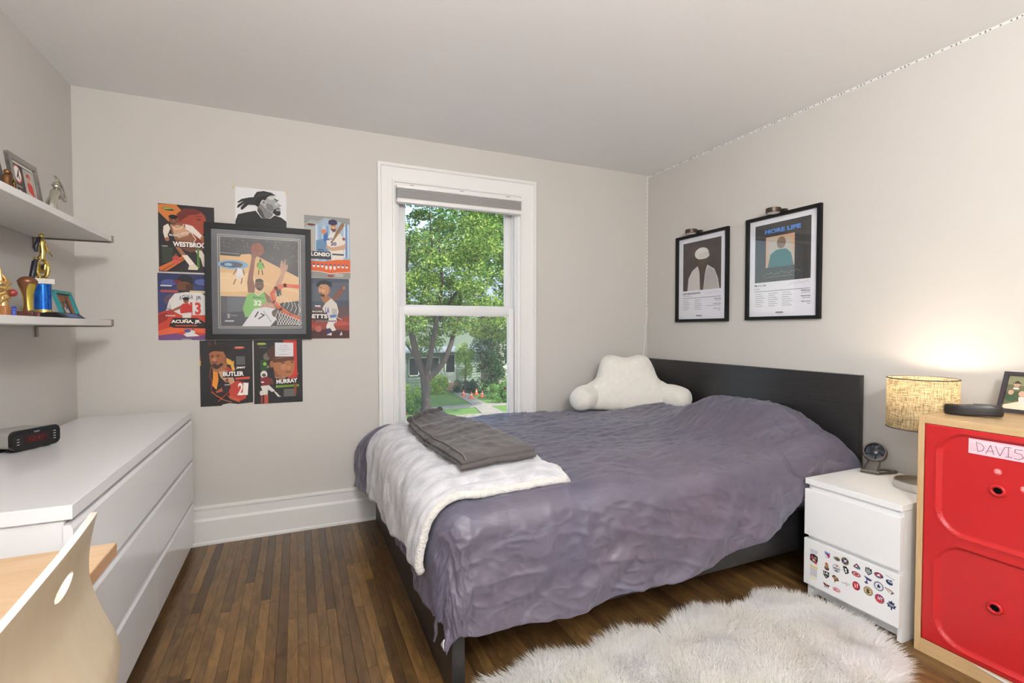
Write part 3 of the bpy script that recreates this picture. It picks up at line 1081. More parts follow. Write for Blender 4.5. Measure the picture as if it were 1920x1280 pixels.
# ---- lower shelf
# blue column trophy with gold figure
tp = thing('column_trophy', 'tall trophy with glittery blue column and gold figure on lower shelf', 'trophy', (-.9, 2.49, 1.275))
cx, cy = -.9, 2.485
m = MB(); m.box(cx - .032, cx + .032, cy - .034, cy + .034, 1.275, 1.298, .003); obj('base', m, M_black, tp)
m = MB(); m.lathe([(.0285, 1.298), (.0285, 1.302), (.0265, 1.306), (.0265, 1.309)], (cx, cy, 0), 32); obj('gold_ring', m, M_gold, tp)
mb_ = mat('blue_prism_foil', (30, 110, 200), .22, metal=.7, var=(120, .3), color2=(20, 70, 160), stretch=(1, 1, .5))
m = MB(); m.lathe([(.0258, 1.306), (.0258, 1.412)], (cx, cy, 0), 32); obj('column', m, mb_, tp)
m = MB()
m.prism([(.037 * math.cos(math.radians(a)), .037 * math.sin(math.radians(a))) for a in range(0, 360, 60)], lambda a, b, d: (cx + a, cy + b, d), 1.408, 1.428)
obj('marble_slab', m, mat('cream_marble', (226, 222, 212), .3), tp)
m = MB()
WM = Matrix.Rotation(math.radians(58), 4, 'Z')
def wr(a, b, c_):        # a across, b out of the wreath plane, c up
    v = WM @ Vector((a * .62, b * .7, 0)); return (cx + v.x, cy + v.y, c_)
ring = [wr(.034 * math.cos(t * 2 * PI / 30), 0, 1.468 + .037 * math.sin(t * 2 * PI / 30)) for t in range(30)]
m.tube(ring, [.0062 + .002 * (k % 2) for k in range(30)], 10, closed=True)
m.tube([wr(0, 0, 1.428), wr(0, 0, 1.436)], [.02, .013], 12)
obj('wreath', m, M_gold, tp, 60)
m = MB(); m.tube([wr(0, -.004, 1.468), wr(0, .004, 1.468)], .0185, 24); obj('disc', m, mat('gold_disc', (170, 140, 70), .3, metal=.9), tp)
O = Vector(wr(-.022, -.0045, 1.492)); 
art('emblem', tp, [('p', '#2a2418', [(.25, .3), (.6, .15), (.8, .25), (.55, .4), (.85, .5), (.4, .6), (.75, .75), (.3, .65), (.2, .5)]), ('l', '#2a2418', .001, [(.15, .4), (.85, .35)]), ('l', '#2a2418', .001, [(.2, .75), (.8, .62)])], O, Vector(wr(.022, -.0045, 1.492)) - O, (0, 0, -.045))
m = MB()
g = lambda a, c_, b=0: wr(a, b, c_)
m.tube([g(0, 1.505), g(.004, 1.53), g(.002, 1.548), g(.0, 1.572), g(.0, 1.582)], [.009, .010, .008, .0105, .006], 12)
m.ball(g(0, 1.594), .0095, 12, 8)
figure(m, [(g(.006, 1.515), g(.022, 1.49), .007, .006), (g(.022, 1.49), g(.012, 1.462), .006, .0045), (g(-.006, 1.515), g(-.024, 1.50), .007, .006), (g(-.024, 1.5), g(-.045, 1.505), .006, .0045),
           (g(.012, 1.572), g(.026, 1.55), .006, .005), (g(.026, 1.55), g(.034, 1.535), .005, .004), (g(-.012, 1.57), g(-.028, 1.552), .006, .005)])
m.tube([g(.03, 1.545), g(.062, 1.52)], .0022, 6)
obj('figure', m, M_gold, tp, 60)
m = MB()
m.tube([g(-.012, 1.588), g(-.022, 1.57), g(-.034, 1.548), g(-.03, 1.53)], [.005, .0075, .008, .005], 10)
m.tube([g(-.02, 1.505), g(-.042, 1.49), g(-.052, 1.45), g(-.06, 1.43)], [.006, .009, .010, .009], 10)
obj('backdrop_riser', m, mat('navy_plastic', (24, 22, 40), .4), tp, 60)
# football trophy, bronze and brass
ft = thing('football_trophy', 'small bronze and brass football trophy on a wooden base', 'trophy', (-.88, 2.305, 1.275))
cx, cy = -.875, 2.302
m = MB(); m.box(cx - .022, cx + .022, cy - .026, cy + .03, 1.275, 1.296, .002); obj('base', m, mat('mahogany', (74, 38, 28), .35), ft)
m = MB(); m.lathe([(.0155, 1.296), (.0135, 1.302), (.0115, 1.32), (.012, 1.345), (.018, 1.37), (.024, 1.388), (.0265, 1.40)], (cx, cy, 0), 28); obj('stem', m, M_bronze2, ft, 60)
m = MB()
for kk in range(3):
    a0 = math.radians(200 + kk * 120)
    def petal(u, v, a0=a0):
        z = 1.30 + u * .094
        r = interp([(1.296, .0158), (1.302, .0138), (1.32, .0118), (1.345, .0123), (1.37, .0183), (1.388, .0243), (1.40, .0268)], z) + .0012
        w = .75 * math.sin(PI * (.12 + .80 * u)) ** .5
        a = a0 + (v - .5) * 2 * w
        return Vector((cx + r * math.cos(a), cy + r * math.sin(a), z))
    m.grid(petal, 10, 8)
obj('brass_petals', m, M_olive, ft, 60)
m = MB(); m.ball((cx, cy, 1.402), .0268, 24, 12, (1, 1, .72)); m.lathe([(.0272, 1.398), (.028, 1.402), (.0272, 1.406)], (cx, cy, 0), 28); obj('ball_top', m, M_bronze2, ft, 60)
art('plate', ft, [('r', '#8c2f34', 0, 0, 1, 1), ('t', '#d8c0b0', 'MVP', .5, .35, .5, .25), ('r', '#d8c0b0', .2, .65, .8, .75)], (cx + .0222, cy + .004, 1.294), (0, .024, 0), (0, 0, -.017))
# starburst basketball trophy at the frame edge
st = thing('starburst_trophy', 'gold starburst trophy with red ball and blue plate on lower shelf', 'trophy', (-.87, 2.13, 1.275))
cx, cy = -.87, 2.125
m = MB(); m.box(cx - .02, cx + .02, cy - .03, cy + .032, 1.275, 1.308, .003); obj('base', m, mat('amber_resin', (150, 96, 50), .4), st)
art('plate', st, [('r', '#2748b0', 0, 0, 1, 1), ('t', '#b8c4e8', 'ALL STAR', .5, .3, .7, .18), ('r', '#b8c4e8', .2, .55, .8, .63), ('r', '#b8c4e8', .3, .75, .7, .82)], (cx + .0202, cy + .0, 1.307), (0, .031, 0), (0, 0, -.03))
m = MB()
for kk in range(11):
    a = math.radians(kk * 360 / 11 + 10)
    r1 = .045 + .012 * (kk % 2)
    m.tube([(cx, cy + .0, 1.362), (cx + .012, cy + r1 * .36 * math.cos(a), 1.362 + r1 * .6 * math.sin(a)), (cx, cy + r1 * .6 * math.cos(a), 1.362 + r1 * math.sin(a))], [.007, .0055, .0015], 6)
m.tube([(cx, cy, 1.305), (cx, cy, 1.36)], [.014, .007], 10)
m.tube([(cx, cy - .01, 1.38), (cx, cy - .014, 1.43)], [.008, .004], 8)
obj('starburst', m, mat('pale_gold', (206, 170, 110), .3, metal=.8), st, 60)
m = MB(); m.ball((cx + .016, cy + .022, 1.352), .0125); obj('ball', m, mat('maroon_ball', (140, 52, 48), .4), st, 60)
# teal frame
tf = thing('framed_photo', 'teal wooden picture frame leaning beside the blue column trophy', 'picture frame', (-.9, 2.69, 1.275))
O = Vector((-.92, 2.60, 1.392)); U = Vector((.0, .175, 0)); V = Vector((.10, .105, -.128))
U2 = Vector((.0, .17, 0)); V2 = Vector((.036, .0, -.116))
quad_frame(tf, O, U2, V2, .013, .013, mat('teal_paint', (48, 142, 146), .45))
n_ = U2.cross(V2).normalized() * -1
art('photo', tf, [('r', '#4a3c36', .1, .13, .9, .87), ('p', '#8a5638', [(.1, .13), (.75, .13), (.6, .35), (.1, .42)]), ('r', '#a8643e', .74, .13, .9, .87), ('p', '#c8bab4', [(.35, .6), (.42, .55), (.48, .68), (.55, .6), (.6, .75), (.45, .85), (.36, .78)]), ('e', '#7c5646', .3, .5, .06, .09), ('e', '#a88472', .5, .5, .05, .08), ('l', '#d8d0cc', .003, [(.4, .62), (.5, .8)])], O + n_ * .003, U2, V2)
# black plaque in front of the teal frame
pk = thing('award_plaque', 'low black award plaque with blue plate before the teal frame', 'plaque', (-.84, 2.5, 1.275))
m = MB(); m.prism([(0, 0), (.075, 0), (.04, .03), (0, .03)], lambda a, b, d: (-.862 + a * .8, d, 1.275 + b * .75), 2.40, 2.60); obj('block', m, M_black, pk)
art('plate', pk, [('r', '#3c5a8c', .1, .15, .9, .85), ('r', '#8ea2c8', .2, .35, .8, .42), ('r', '#8ea2c8', .25, .58, .75, .65)], (-.8298, 2.42, 1.2978), (0, .16, 0), (.028, 0, -.0225))

# ================================================================== DESK AND CHAIR
dk = thing('desk', 'pale beech desk top beside the dresser behind the chair', 'desk', (-.7, .7, 0))
m = MB(); m.box(XL + .03, -.388, -.1, 1.41, .705, .735, .0015, 1)
o = obj('desk_top', m, [M_desk, M_deske], dk)
for p in o.data.polygons:
    p.material_index = 0 if abs(p.normal.z) > .9 else 1
for (a, b) in ((-.96, 1.30), (-.46, 1.30), (-.96, -.02), (-.46, -.02)):
    m = MB(); m.tube([(a, b, 0), (a, b, .705)], .02, 16); obj('leg', m, M_steel, dk)

chair = thing('desk_chair', 'bentwood birch desk chair with an oval slot in its back', 'chair', (-.45, .95, 0))
YC = .97
CR = Matrix.Translation((-.31, YC, 0)) @ Matrix.Rotation(math.radians(5.7), 4, 'Z')
def half_w(z):
    return interp([(.40, .19), (.50, .2), (.56, .2), (.61, .193), (.66, .184), (.70, .177), (.74, .172), (.777, .170), (.81, .174), (.84, .182), (.865, .193), (.885, .203), (.92, .212)], z)
def top_z_chair(f):      # f in -1..1 across
    return .912 - .029 * abs(f) ** 2.0
def prof(z):             # bucket bulge low down, hollow at the waist, top flicked back
    P = [(.40, -.43), (.46, -.37), (.50, -.335), (.545, -.306), (.585, -.289), (.611, -.2840), (.65, -.2905), (.70, -.309), (.74, -.3215), (.777, -.3290), (.81, -.3290), (.84, -.3260), (.885, -.3165), (.93, -.306)]
    return (interp(P, z - .012) + interp(P, z) * 2 + interp(P, z + .012)) / 4
def chair_pt(f, z, off):
    dy = f * half_w(z) * (1.22 if f < 0 else 1)
    return Vector((prof(z) - .10 * dy - .35 * dy * dy + off, YC + dy, z))
def shell(off):
    pass
m = MB()
HC_F, HC_Z, HA, HB = -.035, .846, .042, .0155
NU, NV = 84, 72
def ok(f, z):
    a = f * half_w(z) * (1.22 if f < 0 else 1)
    return ((a - HC_F) / HA) ** 2 + ((z - HC_Z) / HB) ** 2
grid = {}
Z0 = .40
for i in range(NU + 1):
    f = -1 + 2 * i / NU
    for j in range(NV + 1):
        v = j / NV
        z = Z0 + v * (top_z_chair(f) - Z0)
        grid[i, j] = (f, z)
# push grid vertices near the slot on to its rim
for k_, (f, z) in list(grid.items()):
    d = ok(f, z)
    if .45 < d < 1.75:
        a = f * half_w(z) * (1.22 if f < 0 else 1)
        s_ = 1 / math.sqrt(d)
        a2 = HC_F + (a - HC_F) * s_; z2 = HC_Z + (z - HC_Z) * s_
        if .999 > 0:
            grid[k_] = (a2 / half_w(z2) / (1.22 if a2 < 0 else 1), z2)
TH = .011
vf, vb = {}, {}
for k_, (f, z) in grid.items():
    vf[k_] = m.bm.verts.new(chair_pt(f, z, -TH)); vb[k_] = m.bm.verts.new(chair_pt(f, z, 0))
cells = set()
for i in range(NU):
    for j in range(NV):
        cc = [(i, j), (i + 1, j), (i + 1, j + 1), (i, j + 1)]
        fz = [grid[c] for c in cc]
        fm = sum(p[0] for p in fz) / 4; zm = sum(p[1] for p in fz) / 4
        if ok(fm, zm) < .93:
            continue
        cells.add((i, j))
        q1 = m.bm.faces.new([vb[c] for c in cc]); q1.material_index = 0
        q2 = m.bm.faces.new([vf[c] for c in reversed(cc)]); q2.material_index = 0
for (i, j) in cells:
    for (di, dj, a, b) in ((0, -1, (i, j), (i + 1, j)), (1, 0, (i + 1, j), (i + 1, j + 1)), (0, 1, (i + 1, j + 1), (i, j + 1)), (-1, 0, (i, j + 1), (i, j))):
        if (i + di, j + dj) not in cells:
            q = m.bm.faces.new((vb[a], vb[b], vf[b], vf[a])); q.material_index = 1
loose = [v for v in m.bm.verts if not v.link_faces]
bmesh.ops.delete(m.bm, geom=loose, context='VERTS')
obj('backrest', m, [M_birch, M_birche], chair, 40)
m = MB()
def seat_fn(u, v):
    a = (v - .5) * 2
    w = .205 + .012 * math.sin(PI * u)
    return CR @ Vector((-.10 - .40 * u, a * w, .405 + .02 * a * a - .03 * math.sin(PI * u) * .5 + (.0)))
m.grid(seat_fn, 16, 16)
o = obj('seat', m, M_birch, chair, 60); so = o.modifiers.new('thickness', 'SOLIDIFY'); so.thickness = .012
sp = CR @ Vector((-.28, 0, 0))
m = MB(); m.tube([(sp.x, sp.y, .06), (sp.x, sp.y, .385)], .025, 16); obj('gas_column', m, M_steel, chair)
for kk in range(5):
    a = math.radians(72 * kk + 20)
    e = Vector((sp.x + .24 * math.cos(a), sp.y + .24 * math.sin(a), .055))
    m = MB(); m.tube([(sp.x, sp.y, .085), e], [.02, .014], 10); f_ = obj('foot_spoke', m, M_steel, chair)
    m = MB(); m.tube([e + Vector((-.012, 0, -.028)), e + Vector((.012, 0, -.028))], .027, 16); obj('castor', m, M_black, f_)

# ================================================================== NIGHTSTAND
ns = thing('nightstand', 'white two-drawer nightstand with hockey stickers beside the bed', 'nightstand', (2.38, 1.31, 0))
NX, NY0, NY1, NXB = 2.141, 1.113, 1.508, 2.615
m = MB(); m.box(NX, NXB, NY0, NY1, .524, .55, .0015, 1); obj('top_panel', m, M_nstand, ns)
m = MB()
m.box(NX + .024, NXB, NY0 + .004, NY0 + .022, 0, .524); m.box(NX + .024, NXB, NY1 - .022, NY1 - .004, 0, .524)
m.box(NXB - .01, NXB, NY0 + .02, NY1 - .02, .03, .524); m.box(NX + .05, NXB - .01, NY0 + .02, NY1 - .02, .045, .06)
m.box(NX + .045, NX + .06, NY0 + .02, NY1 - .02, .012, .06)
for z in (.495, .27):
    m.box(NX + .018, NX + .05, NY0 + .02, NY1 - .02, z - .02, z + .03)
obj('carcass', m, M_nstand, ns)
drs = []
for z0, z1 in ((.293, .501), (.066, .274)):
    m = MB(); m.prism([(NX - .003, z0), (NX - .003, z1 - .002), (NX - .001, z1), (NX + .016, z1), (NX + .016, z0)], lambda p, q, d: (p, d, q), NY0 + .002, NY1 - .002)
    drs.append(obj('drawer', m, M_nstand, ns, 20))
    m = MB(); m.box(NX + .017, NXB - .03, NY0 + .03, NY1 - .03, z0 + .02, z1 - .05); obj('drawer_box', m, M_nstand, drs[-1], 0)
d2 = drs[1]
def sticker(y, z, w, h, shapes, nm='sticker'):
    return art(nm, d2, shapes, (NX - .003, y + w / 2, z + h / 2), (0, -w, 0), (0, 0, -h), step=.00005)
K, WH, RD_, BL, NV_, GD, SV, GN, OR, TN = '#17171a', '#efefef', '#c02030', '#2a4a9a', '#1c2a52', '#d8a83a', '#9aa0a4', '#2f6a58', '#dd6a2a', '#b08a58'
sticker(1.459, .168, .036, .135, [('r', '#e9e7ea', 0, 0, 1, 1), ('t', '#4a5488', 'PRINTED', .5, .05, .9, .045), ('t', '#4a5488', 'FOR YOU', .5, .11, .8, .045), ('p', '#40202a', [(0, .2), (.5, .15), (1, .2), (1, .36), (.75, .47), (0, .4)]),
    ('e', '#b04050', .3, .28, .2, .05), ('e', '#7a9a5a', .7, .27, .15, .04), ('e', '#c8b0a0', .5, .36, .2, .04), ('e', '#d03a44', .75, .42, .16, .05), ('r', '#e2cf2e', 0, .56, 1, .6),
    *[('r', '#9a9aa2', .05, .63 + .035 * i, .92, .643 + .035 * i) for i in range(8)], ('r', '#e8e4a8', .2, .92, .8, .99)])
sticker(1.399, .236, .026, .028, [('p', BL, [(.05, .0), (.95, .1), (.95, .75), (.6, 1), (.2, .85)]), ('p', RD_, [(.5, .4), (.88, .28), (.88, .7), (.62, .88)]), ('p', WH, [(.2, .35), (.75, .9), (.55, .92), (.18, .75)]), ('t', WH, 'RANGERS', .5, .17, .7, .14, .01, .1)])
sticker(1.358, .237, .03, .018, [('e', K, .6, .5, .4, .48), ('e', TN, .62, .5, .33, .36), ('e', '#3a4a44', .66, .5, .26, .26), ('p', K, [(0, .2), (.4, .25), (.1, .4)]), ('p', K, [(0, .6), (.4, .5), (.1, .75)])])
sticker(1.322, .242, .032, .032, [('e', K, .5, .5, .5, .5), ('e', GD, .5, .5, .44, .44), ('e', NV_, .5, .5, .4, .4), ('l', WH, .0015, [(.25, .2), (.7, .75)]), ('l', WH, .0015, [(.75, .2), (.3, .75)]), ('p', WH, [(.3, .4), (.6, .35), (.75, .5), (.45, .55)])])
sticker(1.275, .242, .034, .026, [('p', '#6a2a40', [(.1, .7), (.5, .05), (.75, .3), (.95, .6), (.7, .9), (.3, .85)]), ('p', WH, [(.3, .7), (.5, .3), (.68, .65), (.55, .6)]), ('e', '#4a7a9a', .75, .72, .2, .15), ('l', '#9ab0c0', .0015, [(.05, .75), (.4, .95), (.95, .9)])])
sticker(1.228, .241, .03, .034, [('p', K, [(.1, .1), (.35, .12), (.5, 0), (.65, .12), (.9, .1), (.95, .6), (.5, 1), (.05, .6)]), ('p', SV, [(.18, .2), (.82, .2), (.84, .56), (.5, .88), (.16, .56)]), ('p', K, [(.14, .58), (.78, .2), (.86, .42), (.2, .76)]), ('t', WH, 'NHL', .5, .49, .6, .2, .015, -.5)])
sticker(1.190, .242, .036, .026, [('e', NV_, .5, .5, .48, .42), ('p', RD_, [(.1, .3), (.7, .2), (.95, .45), (.3, .7)]), ('p', WH, [(.4, .35), (.6, .3), (.7, .6), (.5, .55), (.35, .75)]), ('l', WH, .001, [(.05, .6), (.9, .75)])])
sticker(1.149, .238, .036, .036, [('t', '#4a4a58', 'VANCOUVER', .5, .1, .95, .12, 0, .25), ('e', NV_, .45, .68, .36, .26, .3), ('e', WH, .5, .62, .2, .1, .3), ('e', '#3a6a8a', .5, .66, .16, .07, .3), ('p', NV_, [(.5, .4), (.75, .35), (.62, .55)])])
sticker(1.400, .184, .026, .036, [('e', '#7a3a30', .5, .7, .42, .26), ('e', TN, .5, .4, .3, .34), ('p', RD_, [(.2, .1), (.5, 0), (.65, .2), (.35, .3)]), ('e', GN, .55, .55, .12, .12), ('p', K, [(.1, .75), (.9, .72), (.6, .98)])])
sticker(1.358, .195, .032, .034, [('e', NV_, .5, .5, .5, .5), ('e', WH, .5, .5, .45, .45), ('e', '#b06a38', .55, .2, .16, .1), ('r', NV_, .15, .42, .85, .66), ('t', WH, 'OILERS', .5, .54, .6, .14, .01), ('e', NV_, .5, .82, .25, .08)])
sticker(1.319, .204, .03, .034, [('p', K, [(.1, .05), (.6, 0), (.9, .3), (.95, .7), (.5, 1), (.3, .7)]), ('p', WH, [(.35, .3), (.6, .25), (.7, .7), (.5, .8)]), ('p', TN, [(.0, .3), (.3, .25), (.2, .4)]), ('l', K, .0015, [(.0, .6), (.9, .5)])])
sticker(1.276, .207, .036, .022, [('e', K, .5, .5, .5, .46), ('e', RD_, .52, .5, .44, .38), ('e', WH, .52, .5, .34, .26), ('e', RD_, .52, .5, .26, .2), ('e', K, .5, .5, .1, .1)])
sticker(1.229, .202, .034, .034, [('p', '#3a3e72', [(.0, .05), (.95, .25), (.75, .5), (.3, .42)]), ('r', '#3a3e72', .3, .3, .42, .8), ('e', '#3a3e72', .3, .82, .2, .14)])
sticker(1.402, .146, .028, .034, [('p', K, [(.0, .05), (1, .05), (.95, .6), (.5, 1), (.05, .6)]), ('t', WH, 'LA', .5, .28, .7, .34, .03), ('p', SV, [(.3, .6), (.7, .6), (.5, .85)])])
sticker(1.362, .146, .032, .036, [('p', '#5a3a26', [(.0, .3), (.35, .05), (.9, .3), (1, .6), (.6, .7), (.4, 1), (.35, .6)]), ('p', TN, [(.2, .35), (.6, .2), (.8, .5), (.45, .6)]), ('e', RD_, .45, .5, .1, .06)])
sticker(1.318, .147, .036, .024, [('t', '#8a94a8', 'capitals', .5, .5, 1, .5, 0, -.1), ('l', '#b06a70', .0008, [(.6, .1), (.62, .95)]), ('e', '#b06a70', .62, .8, .06, .08)])
sticker(1.275, .158, .032, .036, [('e', K, .5, .5, .48, .5), ('e', RD_, .48, .5, .42, .44), ('p', WH, [(.3, .3), (.4, .28), (.45, .7), (.35, .75)]), ('p', WH, [(.6, .2), (.7, .2), (.66, .7), (.56, .62)]), ('l', K, .0015, [(.36, .35), (.6, .62)])])
sticker(1.228, .159, .036, .036, [('e', K, .5, .5, .5, .5), ('e', '#d8c08a', .5, .5, .45, .45), ('e', K, .5, .5, .4, .4), ('e', '#d8c08a', .5, .5, .36, .36), ('t', K, 'B', .5, .5, .34, .5, .05), *[('l', K, .001, [(.5 + .24 * math.cos(a), .5 + .24 * math.sin(a)), (.5 + .36 * math.cos(a), .5 + .36 * math.sin(a))]) for a in [i * PI / 4 for i in range(8)]]])
sticker(1.189, .198, .036, .036, [('e', NV_, .5, .5, .5, .5), ('e', WH, .5, .5, .42, .42), ('e', SV, .5, .5, .38, .38), ('e', WH, .5, .5, .34, .34), ('p', NV_, [(.5, .2), (.6, .42), (.76, .44), (.62, .56), (.66, .74), (.5, .66), (.34, .74), (.38, .56), (.24, .44), (.4, .42)])])
sticker(1.151, .196, .038, .024, [('p', '#5a5a68', [(.0, .1), (.6, .15), (1, .5), (.7, .9), (.4, .6)]), ('p', '#d8c48a', [(.15, .2), (.55, .25), (.8, .5), (.6, .7), (.4, .5)]), ('p', WH, [(.5, .5), (.75, .5), (.62, .85)])])
sticker(1.400, .099, .032, .024, [('p', '#7a2a30', [(.0, .1), (.5, .2), (1, .3), (.8, .6), (.2, .6)]), ('r', K, .25, .5, .33, 1), ('r', K, .45, .5, .53, .95), ('r', K, .68, .5, .76, .9), ('p', TN, [(.3, .25), (.6, .3), (.5, .5)])])
sticker(1.356, .102, .034, .02, [('e', '#cf8a90', .5, .5, .5, .46), ('l', WH, .0012, [(.1, .4), (.9, .35)]), ('l', WH, .0012, [(.15, .6), (.85, .6)]), ('e', '#c04a54', .3, .65, .14, .2)])
sticker(1.185, .149, .036, .036, [('e', '#3a3a8a', .5, .5, .5, .5), ('e', OR, .5, .5, .45, .45), ('e', '#7a2a58', .5, .45, .4, .36), ('p', RD_, [(.1, .35), (.5, .4), (.6, .9), (.25, .8)]), ('t', WH, 'NY', .58, .45, .5, .4, .02)])
sticker(1.142, .145, .036, .038, [('p', NV_, [(.5, 0), (.62, .2), (.8, .15), (.76, .4), (1, .45), (.85, .62), (.9, .78), (.58, .76), (.56, 1), (.44, 1), (.42, .76), (.1, .78), (.15, .62), (0, .45), (.24, .4), (.2, .15), (.38, .2)]), ('t', WH, 'TORONTO', .5, .46, .6, .12, .01), ('t', WH, 'LEAFS', .5, .6, .4, .1, .01)])

# small folding fan
M_lgrey = mat('fan_blade_grey', (84, 98, 116), .4)
fan = thing('desk_fan', 'little gunmetal folding fan standing on the white nightstand', 'fan', (2.49, 1.42, .55))
FN = Vector((-.74, -.30, .46)).normalized()          # direction the fan faces
FX = FN.cross(Vector((0, 0, 1))).normalized()
FU = FX.cross(FN).normalized()
FC = Vector((2.50, 1.418, .652))
FM = Matrix((( FX.x, FU.x, FN.x, FC.x), (FX.y, FU.y, FN.y, FC.y), (FX.z, FU.z, FN.z, FC.z), (0, 0, 0, 1)))
R4 = FM.to_3x3().to_4x4()
m = MB(); m.lathe([(.040, .012), (.045, .012), (.048, .006), (.049, -.014), (.044, -.026), (.02, -.03), (1e-5, -.03)], FC, 36, 'Z', R4, False); obj('housing', m, M_gun, fan, 40)
m = MB(); m.lathe([(.0398, .0118), (.0393, -.012), (1e-5, -.014)], FC, 36, 'Z', R4, False); obj('housing_well', m, mat('fan_well', (22, 22, 26), .6), fan, 40)
for kk in range(26):
    a = kk * 2 * PI / 26
    m = MB()
    pts = []
    for i in range(5):
        t = i / 4
        rr = .014 + .027 * t
        aa = a + .45 * t
        pts.append(FM @ Vector((rr * math.cos(aa), rr * math.sin(aa), .011)))
    m.tube(pts, .0011, 5)
    obj('grille_rib', m, M_gun2, fan, 60)
for kk in range(5):
    a = kk * 2 * PI / 5
    m = MB()
    def bl_(u, v, a=a):
        rr = .012 + .025 * u
        aa = a + .35 * u + (v - .5) * .95
        return FM @ Vector((rr * math.cos(aa), rr * math.sin(aa), -.004 + (v - .5) * .012))
    m.grid(bl_, 5, 5); obj('blade', m, M_lgrey, fan, 60)
m = MB(); m.lathe([(.016, .008), (.016, .013), (.013, .015), (1e-5, .0155)], FC, 24, 'Z', R4); obj('hub_cap', m, M_gun2, fan)
m = MB()
b0 = FM @ Vector((0, -.046, -.006)); foot = Vector((2.478, 1.425, .562))
dirn = (b0 - foot)
for_ax = FX
def neck(u, v):
    w = .030 - .004 * u
    a = v * 2 * PI
    p = foot + dirn * u
    return p + for_ax * (w * math.copysign(abs(math.cos(a)) ** .6, math.cos(a))) + FN * (.013 * math.copysign(abs(math.sin(a)) ** .6, math.sin(a)))
m.grid(neck, 6, 24, wrap=True); obj('neck', m, M_gun, fan, 50)
m = MB(); m.tube([foot - FX * .036 + Vector((0, 0, .0)), foot + FX * .036], .0115, 16); obj('hinge', m, M_gun, fan)
m = MB()
loop = []
ld = Vector((.97, -.25, 0)).normalized()
lw = FX * 1.0; lw.z = 0; lw.normalize()
base0 = Vector((foot.x, foot.y, .5565))
for i in range(25):
    a = -PI / 2 + PI * i / 24
    loop.append(base0 + ld * (.075 + .055 * math.cos(a)) + lw * (.031 * math.sin(a)))
loop = [base0 - lw * .031 + ld * 0.0] + loop + [base0 + lw * .031]
m.tube(loop, .0055, 10); obj('loop_stand', m, M_gun, fan, 60)

# table lamp
lp = thing('table_lamp', 'bedside lamp with lit beige linen drum shade and steel base', 'lamp', (2.43, 1.205, .55))
LX, LY = 2.435, 1.20
m = MB(); m.lathe([(.088, .55), (.09, .552), (.09, .583), (.088, .585), (.084, .585), (.084, .572), (1e-5, .572)], (LX, LY, 0), 48); obj('base', m, M_steel, lp)
m = MB(); m.tube([(LX, LY, .572), (LX, LY, .93)], .007, 12); obj('stem', m, M_steel, lp)
def shade_mat():
    m = bpy.data.materials.new('beige_linen_shade'); m.use_nodes = True
    nt = m.node_tree; L = nt.links.new
    for n in list(nt.nodes): nt.nodes.remove(n)
    out = nt.nodes.new('ShaderNodeOutputMaterial')
    tc = nt.nodes.new('ShaderNodeTexCoord')
    col = None
    outs = []
    for scv in ((18, 18, 1.2), (1.2, 1.2, 18)):
        mp = nt.nodes.new('ShaderNodeMapping'); mp.inputs['Scale'].default_value = scv
        L(tc.outputs['Object'], mp.inputs[0])
        n = nt.nodes.new('ShaderNodeTexNoise'); n.inputs['Scale'].default_value = 26; n.inputs['Detail'].default_value = 3
        L(mp.outputs[0], n.inputs['Vector']); outs.append(n)
    mx = nt.nodes.new('ShaderNodeMath'); mx.operation = 'ADD'
    L(outs[0].outputs['Fac'], mx.inputs[0]); L(outs[1].outputs['Fac'], mx.inputs[1])
    r = nt.nodes.new('ShaderNodeValToRGB')
    r.color_ramp.elements[0].position = .38; r.color_ramp.elements[0].color = lin((84, 74, 60))
    r.color_ramp.elements[1].position = .60; r.color_ramp.elements[1].color = lin((180, 164, 132))
    hf = nt.nodes.new('ShaderNodeMath'); hf.operation = 'MULTIPLY'; hf.inputs[1].default_value = .5
    L(mx.outputs[0], hf.inputs[0]); L(hf.outputs[0], r.inputs[0])
    d = nt.nodes.new('ShaderNodeBsdfDiffuse'); t = nt.nodes.new('ShaderNodeBsdfTranslucent')
    L(r.outputs[0], d.inputs[0]); L(r.outputs[0], t.inputs[0])
    ms = nt.nodes.new('ShaderNodeMixShader'); ms.inputs[0].default_value = .40
    L(d.outputs[0], ms.inputs[1]); L(t.outputs[0], ms.inputs[2]); L(ms.outputs[0], out.inputs[0])
    return m
m = MB(); m.grid(lambda u, v: Vector((LX + .121 * math.cos(v * 2 * PI), LY + .121 * math.sin(v * 2 * PI), .812 + .213 * u)), 6, 64, wrap=True)
obj('lamp_shade', m, shade_mat(), lp, 60, fix=False)
for z in (.813, 1.0245):
    m = MB(); m.tube([(LX + .1215 * math.cos(k * 2 * PI / 48), LY + .1215 * math.sin(k * 2 * PI / 48), z) for k in range(48)], .0022, 6, closed=True)
    obj('shade_trim', m, mat('dark_trim', (60, 58, 60), .6), lp, 60)
m = MB()
for kk in range(3):
    a = kk * 2 * PI / 3
    m.tube([(LX, LY, .90), (LX + .12 * math.cos(a), LY + .12 * math.sin(a), .97)], .0018, 5)
obj('spider', m, M_steel, lp)
m = MB(); m.ball((LX, LY, .955), .028); 
bmx = bpy.data.materials.new('lit_bulb'); bmx.use_nodes = True
bb_ = bmx.node_tree.nodes['Principled BSDF']; bb_.inputs['Emission Color'].default_value = (1, .82, .58, 1); bb_.inputs['Emission Strength'].default_value = 12
bulb = obj('bulb', m, bmx, lp, 60)
l_ = lamp('table_lamp_bulb', 'POINT', (LX, LY, .985), (0, 0, 0), 4.2, (1, .82, .60), shadow_soft_size=.03)
l_.parent = lp; l_.matrix_parent_inverse = ROOT[lp.name].inverted()
bulb.visible_shadow = True

